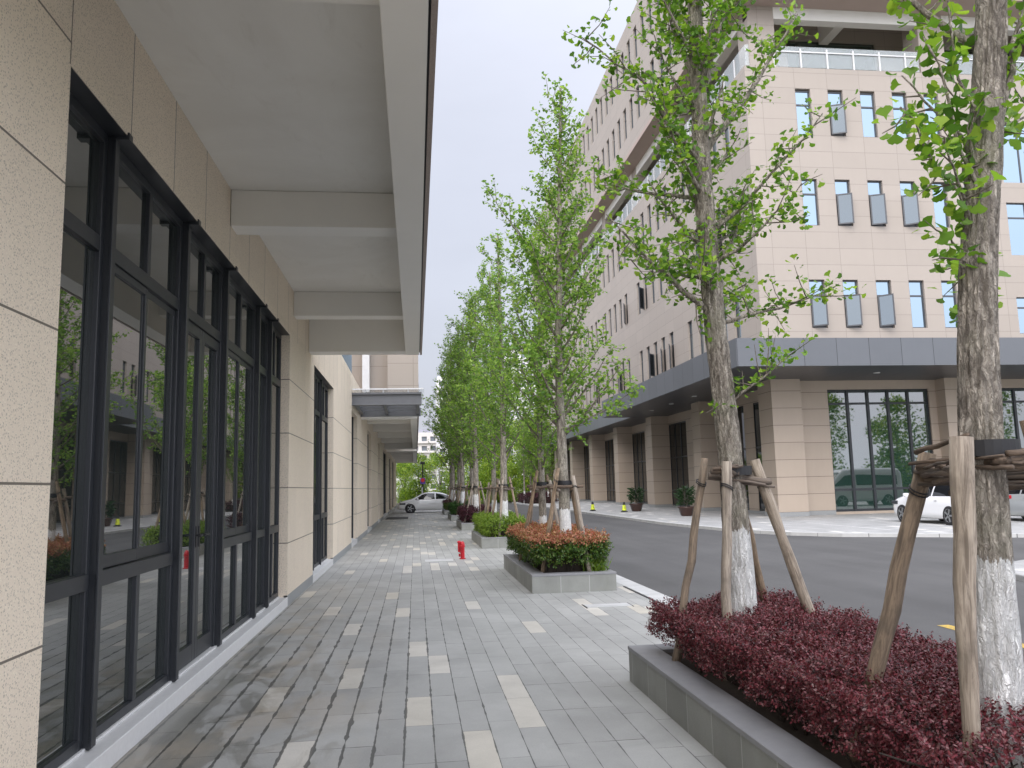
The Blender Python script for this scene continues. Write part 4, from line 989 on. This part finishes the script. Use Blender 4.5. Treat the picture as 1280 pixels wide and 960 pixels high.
b1 = bushy(72, 9.2, 3.8, M['bush_leaf'], 'broadleaf_tree', L2, G2, 5.2, 91)
b0.scale = (.66, .66, .62); b1.scale = (.8, .8, .75); b1.location = (6.4, 92, 0)
for i, (x, y, s) in enumerate(((-6, 90, .55), (-3.4, 84, .5), (9.6, 94, .85), (14.0, 98, .95), (18.5, 101, 1.05), (2.9, 98, .62), (8.8, 104, .95), (12, 108, 1.1), (-9, 101, .6), (-1.5, 104, .58), (23, 106, 1.2), (17, 112, 1.2), (4.2, 86, .52), (10.5, 89, .45), (7.6, 88, .5), (-1.2, 92, .5))):
    c = copy_tree((b0, b1)[i % 2]); c.location = (x, y, 0); c.scale = (s, s, s); c.rotation_euler = (0, 0, 1.3 * i)
# slim trees at the far bend, with white trunk bases
for i, (x, y, k, s) in enumerate(((10.9, 80.5, 0, 1.2), (11.9, 83, 1, 1.2), (12.9, 78, 0, 1.1), (9.9, 97.5, 1, 1.3), (14.8, 98, 0, 1.3))):
    c = copy_tree(made[k]); c.location = (x, y, .02); c.scale = (s * .8, s * .8, s); c.rotation_euler = (0, 0, 2 * i)
    c['label'] = 'slim tree with white-painted base at the far bend of the road'; c['group'] = 'slim trees at the far bend'
hedge('hedge', 10.7, 13.6, 77.5, 84, .0, .75, 1500, .09, M['purple_leaf'], 'low dark purple hedge under the slim trees at the far bend', seed=18, lv=7, bush=.08)
# rail fence in front of far trees
r0 = empty('railing', (6, 96.5, 0), label='low dark railing in front of the bushy trees at the road end', cat='fence')
b = MB()
for x in np.arange(-8, 26, 2.0): b.box(x - .05, x + .05, 96.45, 96.55, 0, 1.1)
b.build('post', M['steel'], r0, kind='stuff'); b = MB()
for z in (.3, .65, 1.0): b.box(-8, 25, 96.47, 96.53, z, z + .07)
b.build('rail', M['steel'], r0)

# ------------------------------------------------------------------ far buildings
def tower(name, x0, x1, y, h, mat, label, cols, floors, zb=0, depth=14):
    r = empty(name, ((x0 + x1) / 2, y, 0), label=label, cat='building')
    W = (x1 - x0) / cols; fh = (h - zb - 1.5) / floors; op = []
    for i in range(cols):
        for j in range(floors): op.append((x0 + W * (i + .2), x0 + W * (i + .8), zb + 1 + fh * (j + .28), zb + 1 + fh * (j + .78)))
    b = MB(); wall_open(b, 'y', y, x0, x1, 0, h, op, .5, 1)
    b.quad((x0, y, 0), (x0, y + depth, 0), (x0, y + depth, h), (x0, y, h)); b.quad((x1, y, 0), (x1, y + depth, 0), (x1, y + depth, h), (x1, y, h)); b.quad((x0, y, h), (x1, y, h), (x1, y + depth, h), (x0, y + depth, h)); b.quad((x0, y + depth, 0), (x1, y + depth, 0), (x1, y + depth, h), (x0, y + depth, h))
    b.build('wall', mat, r); b = MB(); b.box(x0 + .1, x1 - .1, y + .4, y + .45, zb, h - .3); b.build('window', M['towerwin'], r, kind='stuff')
    b = MB()
    for j in range(floors): b.box(x0 + .2 * W, x1 - .2 * W, y - .6, y - .02, zb + 1 + fh * (j + .06), zb + 1 + fh * (j + .22))
    b.build('balcony', mat, r, kind='stuff')
    b = MB(); b.box(x0 + 1, x1 - 1, y + 1, y + depth - 1, h, h + .9); b.build('roof', M['tower3'], r)
tower('apartment_tower', -1.0, 5.6, 205, 16.0, M['tower1'], 'beige apartment block with window rows behind the far left canopy', 3, 6)
tower('apartment_tower', 4.8, 10.5, 170, 25.5, M['tower2'], 'pale apartment tower half hidden behind the tallest row of ginkgos', 3, 10)
tower('apartment_tower', 26, 36, 225, 41, M['tower2'], 'tall pale apartment tower seen through the crowns beside the office building', 5, 14)
r = empty('long_hall', (-5, 150, 0), label='low purple-grey hall roof seen under the farthest canopy', cat='building')
b = MB(); b.box(-14, .6, 150, 165, 0, 4.4); b.build('wall', M['tower2'], r); b = MB(); b.box(-14.4, 1.0, 149.6, 165.4, 4.4, 6.3); b.build('roof', M['tower3'], r)

# ------------------------------------------------------------------ cars
def car(name, label, st, win, paint, loc, rz, wb=2.65, track=.78, wr=.325, group=None):
    """st: stations (y, zbottom, zbelt, ztop, half width, half width top); win: side window y,z outline list"""
    r = empty(name, loc, rz, label=label, cat='car', group=group)
    st = np.array(st, float); ys = np.linspace(st[0, 0], st[-1, 0], 60)
    S = [np.interp(ys, st[:, 0], st[:, i]) for i in range(1, 6)]
    for a in S:
        k = np.array([.25, .5, .25]); a[1:-1] = np.convolve(a, k, 'valid')
    zb, zt_, ztop, hw, ht = S
    def ring(i):
        h, t = hw[i], ht[i]; a, b_, c = zb[i], zt_[i], ztop[i]
        half = [(h * .80, a), (h * .96, a + .05), (h, a + .22), (h * 1.0, (a + b_) / 2 + .08), (h * .975, b_ - .03), (h * .945, b_)]
        half += [(h * .945 + (t - h * .945) * .5, b_ + (c - b_) * .55), (t + (h * .945 - t) * .08, b_ + (c - b_) * .88), (t * .82, c - .012), (t * .4, c)]
        return [(-x, ys[i], z) for x, z in half[::-1]] + [(x, ys[i], z) for x, z in half]
    b = MB(); n = 20
    V = [p for i in range(60) for p in ring(i)]
    F = [(i * n + j, i * n + j + 1, (i + 1) * n + j + 1, (i + 1) * n + j) for i in range(59) for j in range(n - 1)] + [(i * n, (i + 1) * n, (i + 1) * n + n - 1, i * n + n - 1) for i in range(59)]
    F += [list(range(n)), list(range(59 * n, 60 * n))[::-1]]
    b.add(V, F); body = b.build('body', paint, r, smooth=True, local=True)
    def sx(y, z):
        i = np.interp(y, ys, np.arange(60)); h, t, b_, c = [np.interp(y, ys, a) for a in (hw, ht, zt_, ztop)]
        f = np.clip((z - b_) / max(.05, c - b_), 0, 1); zz = np.array([0, .55, .88, 1.]); xx = np.array([h * .945, (h * .945 + t) / 2, t + (h * .945 - t) * .08, t * .82]); return np.interp(f, zz, xx)
    for sgn in (-1, 1):
        for poly in win:
            g = MB(); m_ = 12; y0, y1 = poly[0][0], poly[-1][0]; yy = np.linspace(y0, y1, m_)
            lo_ = np.interp(yy, [p[0] for p in poly], [p[1] for p in poly]); hi_ = np.interp(yy, [p[0] for p in poly], [p[2] for p in poly])
            vs = []
            for q in range(5):
                for a in range(m_):
                    z = lo_[a] + (hi_[a] - lo_[a]) * q / 4; vs.append((sgn * (sx(yy[a], z) + .008), yy[a], z))
            g.add(vs, [(q * m_ + a, q * m_ + a + 1, (q + 1) * m_ + a + 1, (q + 1) * m_ + a) for q in range(4) for a in range(m_ - 1)]); g.build('side_window', M['car_glass'], r, smooth=True, local=True)
    def cross(y0, y1, name, inset=.92):
        g = MB(); yy = np.linspace(y0, y1, 8); vs = []
        for y in yy:
            b_, c, t, h = [np.interp(y, ys, a) for a in (zt_, ztop, ht, hw)]
            for f in np.linspace(-1, 1, 9): vs.append((f * t * inset * .93, y, c + .012 - .02 * abs(f) ** 3))
        g.add(vs, [(i * 9 + j, i * 9 + j + 1, (i + 1) * 9 + j + 1, (i + 1) * 9 + j) for i in range(7) for j in range(8)]); g.build(name, M['car_glass'], r, smooth=True, local=True)
    return r, cross, sx, ys, S
def car_fit(r, paint, rear, front, wb, track, wr, tz, hz_, roofy):
    for sx_ in (-1, 1):
        for y in (-wb / 2, wb / 2):
            a = MB(); x = sx_ * (track + .012); a.lathe([(wr + .055, -.10), (wr + .055, .075)] if sx_ > 0 else [(wr + .055, -.075), (wr + .055, .10)], (x - sx_ * .0, y, wr), 24, 'x')
            a.build('wheel_arch', M['black'], r, local=True)
            wv = MB(); wv.lathe([(wr * .7, -.1), (wr, -.085), (wr, .085), (wr * .72, .1)], (x + sx_ * .02, y, wr), 28, 'x'); wo = wv.build('wheel', M['tyre'], r, smooth=False, local=True)
            rm = MB(); rm.lathe([(wr * .70, -.02 * sx_), (wr * .70, .02 * sx_), (wr * .62, .0)], (x + sx_ * .105, y, wr), 24, 'x')
            rm.mi = 1; rm.lathe([(wr * .60, -.004), (wr * .60, .004)], (x + sx_ * .108, y, wr), 24, 'x'); rm.mi = 0
            for k in range(5):
                an = k * 2 * math.pi / 5 + .3; rot = Matrix.Rotation(an, 3, 'X'); c = Vector((x + sx_ * .122, y, wr))
                rm.box(c.x - .012, c.x + .012, y - .03, y + .03, wr + .03, wr + wr * .66, rot, c)
            rm.build('rim', [M['rim'], M['black']], wo, local=True)
sedan = [(-2.33, .42, .80, .86, .62, .50), (-2.28, .30, .84, .95, .78, .58), (-2.0, .24, .90, 1.05, .88, .62), (-1.55, .20, .93, 1.12, .90, .60), (-1.0, .19, .93, 1.36, .91, .60), (-.5, .18, .93, 1.44, .91, .58), (.1, .18, .92, 1.455, .91, .58), (.55, .18, .91, 1.38, .91, .60), (1.0, .19, .90, 1.10, .91, .66), (1.35, .19, .87, .97, .90, .70), (1.9, .22, .78, .86, .87, .68), (2.2, .26, .68, .75, .78, .58), (2.33, .36, .58, .64, .62, .45)]
sw = [[(-1.45, .96, 1.06), (-1.15, .95, 1.22), (-.75, .95, 1.33), (-.42, .95, 1.36)], [(-.34, .95, 1.36), (.1, .94, 1.38), (.5, .94, 1.30), (1.02, .93, 1.0)]]
r, cross, *_ = car('white_sedan', 'white sedan parked across the far end of the paved walk', sedan, sw, M['car_white'], (1.0, 58.4, -.012), math.pi / 2)
cross(.52, 1.12, 'windscreen'); cross(-1.5, -.95, 'rear_window'); car_fit(r, None, 0, 0, 2.75, .80, .33, 0, 0, 0)
for s in (-1, 1):
    b = MB(); b.box(s * .80 - .11, s * .80 + .03, 1.72, 2.14, .60, .72); b.build('headlight', M['headl'], r, local=True, bevel=.03)
    b = MB(); b.box(s * .97 - .09, s * .97 + .09, .80, .94, .93, 1.05); b.build('mirror', M['car_white'], r, local=True, bevel=.03)
    b = MB(); b.box(s * .86 - .06, s * .86 + .03, -2.22, -2.0, .76, .88); b.build('taillight', M['tail'], r, local=True)
    for y in (-.55, .35): b = MB(); b.box(s * .91 - .0, s * .925 + .012 * s, y, y + .16, .80, .83); b.build('door_handle', M['car_white'], r, local=True)
b = MB(); b.box(-.4, .4, 2.24, 2.33, .34, .50); b.build('grille', M['black'], r, local=True)
hatch = [(-2.12, .42, .86, .90, .70, .55), (-2.08, .30, .92, 1.10, .80, .58), (-1.95, .26, .96, 1.30, .87, .58), (-1.6, .22, .97, 1.44, .89, .58), (-1.0, .19, .96, 1.50, .90, .58), (-.4, .18, .95, 1.52, .90, .58), (.2, .18, .94, 1.50, .90, .58), (.6, .18, .93, 1.40, .90, .60), (1.1, .19, .91, 1.12, .90, .66), (1.4, .19, .89, 1.00, .89, .68), (1.85, .22, .82, .90, .86, .66), (2.1, .26, .70, .77, .78, .58), (2.2, .36, .60, .66, .62, .45)]
hw_ = [[(-1.72, .99, 1.18), (-1.4, .98, 1.33), (-.9, .98, 1.40), (-.42, .98, 1.43)], [(-.34, .98, 1.43), (.1, .97, 1.42), (.55, .96, 1.32), (1.05, .95, 1.02)]]
def hatchback(nm, lab, paint, loc, rz, grp=None):
    r, cross, *_ = car(nm, lab, hatch, hw_, paint, loc, rz, group=grp)
    cross(.58, 1.2, 'windscreen'); car_fit(r, None, 0, 0, 2.65, .79, .325, 0, 0, 0)
    b = MB(); b.box(-.52, .52, -2.11, -2.07, 1.0, 1.28, Matrix.Rotation(R(-22), 3, 'X'), (0, -2.08, 1.1)); b.build('rear_window', M['car_glass'], r, local=True)
    b = MB(); b.box(-.24, .24, -2.16, -2.12, .60, .72); b.build('number_plate', M['plate'], r, local=True)
    b = MB(); b.box(-.62, .62, -2.14, -2.02, .28, .42); b.build('rear_bumper_trim', M['black'], r, local=True)
    for s in (-1, 1):
        b = MB(); b.box(s * .74 - .13, s * .74 + .11, -2.13, -1.92, .86, .98); b.build('taillight', M['tail'], r, local=True, bevel=.02)
        b = MB(); b.box(s * .78 - .11, s * .78 + .04, 1.62, 2.0, .66, .80); b.build('headlight', M['headl'], r, local=True, bevel=.03)
        b = MB(); b.box(s * .97 - .09, s * .97 + .09, .84, .98, .95, 1.08); b.build('mirror', paint, r, local=True, bevel=.03)
        for y in (-.75, .3): b = MB(); b.box(s * .895, s * .92, y, y + .16, .83, .86); b.build('door_handle', paint, r, local=True)
    return r
hatchback('white_hatchback', 'white hatchback parked before the office lobby windows behind the right-edge ginkgo', M['car_white'], (18.95, 26.95, 0), 0)
hatchback('silver_car', 'silver car parked beside the white hatchback, cut by the right picture edge', M['car_silver'], (22.1, 26.6, 0), 0)

van = [(-2.6, .45, 1.0, 1.9, .84, .74), (-2.55, .30, 1.15, 2.2, .94, .82), (-2.2, .28, 1.2, 2.28, .96, .82), (0, .25, 1.2, 2.3, .96, .82), (1.2, .25, 1.2, 2.25, .96, .80), (1.6, .26, 1.15, 1.95, .96, .80), (2.1, .28, 1.05, 1.3, .94, .78), (2.45, .32, .85, .95, .86, .66), (2.6, .42, .7, .78, .7, .5)]
vw = [[(-2.2, 1.25, 1.8), (0, 1.25, 1.9), (.5, 1.25, 1.9)], [(.6, 1.25, 1.9), (1.2, 1.25, 1.85), (1.9, 1.2, 1.3)]]
r, cross, *_ = car('white_van', 'white van mirrored in the office lobby windows', van, vw, M['car_white'], (27.5, 24.6, 0), R(90))
cross(1.45, 2.1, 'windscreen'); car_fit(r, None, 0, 0, 3.0, .84, .34, 0, 0, 0)
for i, (x, y, s) in enumerate(((31, 9, .85), (36, 4, 1.), (41, 8, 1.), (46, 12, .95), (50, 3, 1.1), (27, -6, .9))):
    c = copy_tree((b0, b1)[i % 2]); c.location = (x, y, 0); c.scale = (s, s, s); c['label'] = 'broadleaf tree across the side street, mirrored in the lobby windows'; c['group'] = 'trees across the side street'

# ------------------------------------------------------------------ street objects
r = empty('fire_hydrant', (1.085, 19.2, 0), label='short red fire hydrant standing on the paving', cat='hydrant')
b = MB(); b.lathe([(.075, 0), (.075, .02), (.05, .025), (.05, .27), (.062, .275), (.062, .30), (.055, .31), (.05, .36), (.03, .395), (.012, .41)], (0, 0, 0), 20); b.build('body', M['hydrant'], r, smooth=False, local=True)
b = MB(); b.lathe([(.036, 0.04), (.036, .10)], (0, 0, .30), 14, 'y'); b.v = [(x, -y, z) for x, y, z in b.v]; b.build('outlet', M['hydrant'], r, local=True)
b = MB(); b.tube([(-.03, .03, .16), (-.075, .05, .17), (-.075, .05, .40)], [.03, .034, .034], 12); b.lathe([(.045, 0), (.045, .03), (.02, .05)], (-.075, .05, .37), 14); b.build('side_valve', M['hydrant'], r, local=True)
b = MB(); b.box(-.09, -.05, .03, .07, .05, .12); b.build('chain_lug', M['hydrant'], r, local=True)

def cone(x, y, label):
    r = empty('caution_cone', (x, y, 0), label=label, cat='cone', group='yellow caution cones')
    b = MB(); b.box(-.17, .17, -.17, .17, 0, .05); b.lathe([(.14, .05), (.135, .10)], (0, 0, 0), 16); b.build('base', M['black'], r, local=True)
    b = MB(); b.lathe([(.135, .10), (.085, .42)], (0, 0, 0), 16); b.build('body', M['cone_y'], r, local=True)
    b = MB(); b.lathe([(.085, .42), (.06, .56), (.03, .60)], (0, 0, 0), 16); b.build('top', M['black'], r, local=True)
    b = MB(); b.box(-.006, .006, -.1372, -.12, .2, .34, Matrix.Rotation(R(8), 3, 'X'), (0, -.13, .2)); b.build('mark', M['black'], r, local=True)
cone(12.45, 47.5, 'yellow caution cone beside the potted plant near the office columns'); cone(11.3, 51.0, 'yellow caution cone farther from the potted plants, by the road edge')
g = np.random.default_rng(9)
def pot(x, y, label, s=1.):
    r = empty('potted_plant', (x, y, 0), label=label, cat='potted plant', group='potted plants by the office columns')
    b = MB(); b.lathe([(.26 * s, 0), (.30 * s, .06), (.40 * s, .38 * s), (.44 * s, .42 * s), (.44 * s, .47 * s), (.38 * s, .47 * s), (.36 * s, .40 * s)], (0, 0, 0), 22); b.build('pot', M['pot'], r, smooth=True, local=True)
    b = MB()
    for _ in range(9):
        a = g.uniform(0, 6.28); b.tube([(0, 0, .4), (.1 * math.cos(a), .1 * math.sin(a), .8), (.28 * math.cos(a), .28 * math.sin(a), 1.15 + g.uniform(0, .3))], [.02, .014, .006], 5)
    b.build('stem', M['twig'], r, local=True)
    n = 300; a = g.uniform(0, 6.28, n); rr = .34 * np.sqrt(g.random(n)); z = .55 + .85 * g.random(n)
    pos = np.stack([rr * np.cos(a), rr * np.sin(a), z], 1); u = unit(np.stack([np.cos(a), np.sin(a), g.normal(.4, .5, n)], 1))
    V, F = batch(OVAL * np.array([1, .55, 1]), OVALF, pos, frames_from(u, g.normal(0, 1, (n, 3))), .16 + .16 * g.random(n)); np_mesh('leaf', V, [F], M['pine_leaf'], None, r, kind='stuff')
pot(13.4, 48.2, 'leafy plant in brown pot beside the yellow caution cone', 1.); pot(13.5, 39.3, 'leafy plant in wide brown pot nearest the corner column', 1.0)

b = MB(); b.box(2.30, 2.92, 10.93, 11.2, .001, .008); b.build('access_cover', M['kerb'], label='pale stone access cover set in the paving beside the orange hedge planter', cat='cover')
o = bpy.data.objects['access_cover']
b = MB(); b.box(2.282, 2.296, 10.9, 11.24, .001, .006); b.box(2.926, 2.938, 10.9, 11.24, .001, .006); b.build('slit', M['black'], o, local=True)
b = MB(); b.box(3.33, 3.37, 10.6, 13.0, .002, .007); b.build('drain_slot', M['black'], label='narrow dark drain slot beside the pale kerb', cat='drain')
b = MB(); b.box(.2, .85, 18.7, 19.3, .001, .007); b.build('access_cover', M['kerb'], label='pale access cover left of the red fire hydrant', cat='cover')
# lamp and sign post at the far end
r = empty('sign_post', (.62, 70, 0), label='dark lamp post with purple and red sign behind the white sedan', cat='sign')
b = MB(); b.tube([(.62, 70, 0), (.62, 70, 3.9)], .05, 8); b.build('pole', M['black'], r)
b = MB(); b.box(.42, .82, 69.85, 70.15, 3.8, 4.0); b.build('lamp_head', M['black'], r)
b = MB(); b.box(.4, .84, 69.9, 69.94, 2.1, 2.62); b.build('sign_panel', M['sign_p'], r)
b = MB(); b.lathe([(.17, -.01), (.17, .01)], (.62, 69.885, 2.42), 18, 'y'); b.build('sign_disc', M['sign_r'], r)
b = MB(); b.box(.52, .60, 69.9, 69.93, 0.1, 1.8); b.build('white_plate', M['white_metal'], r)
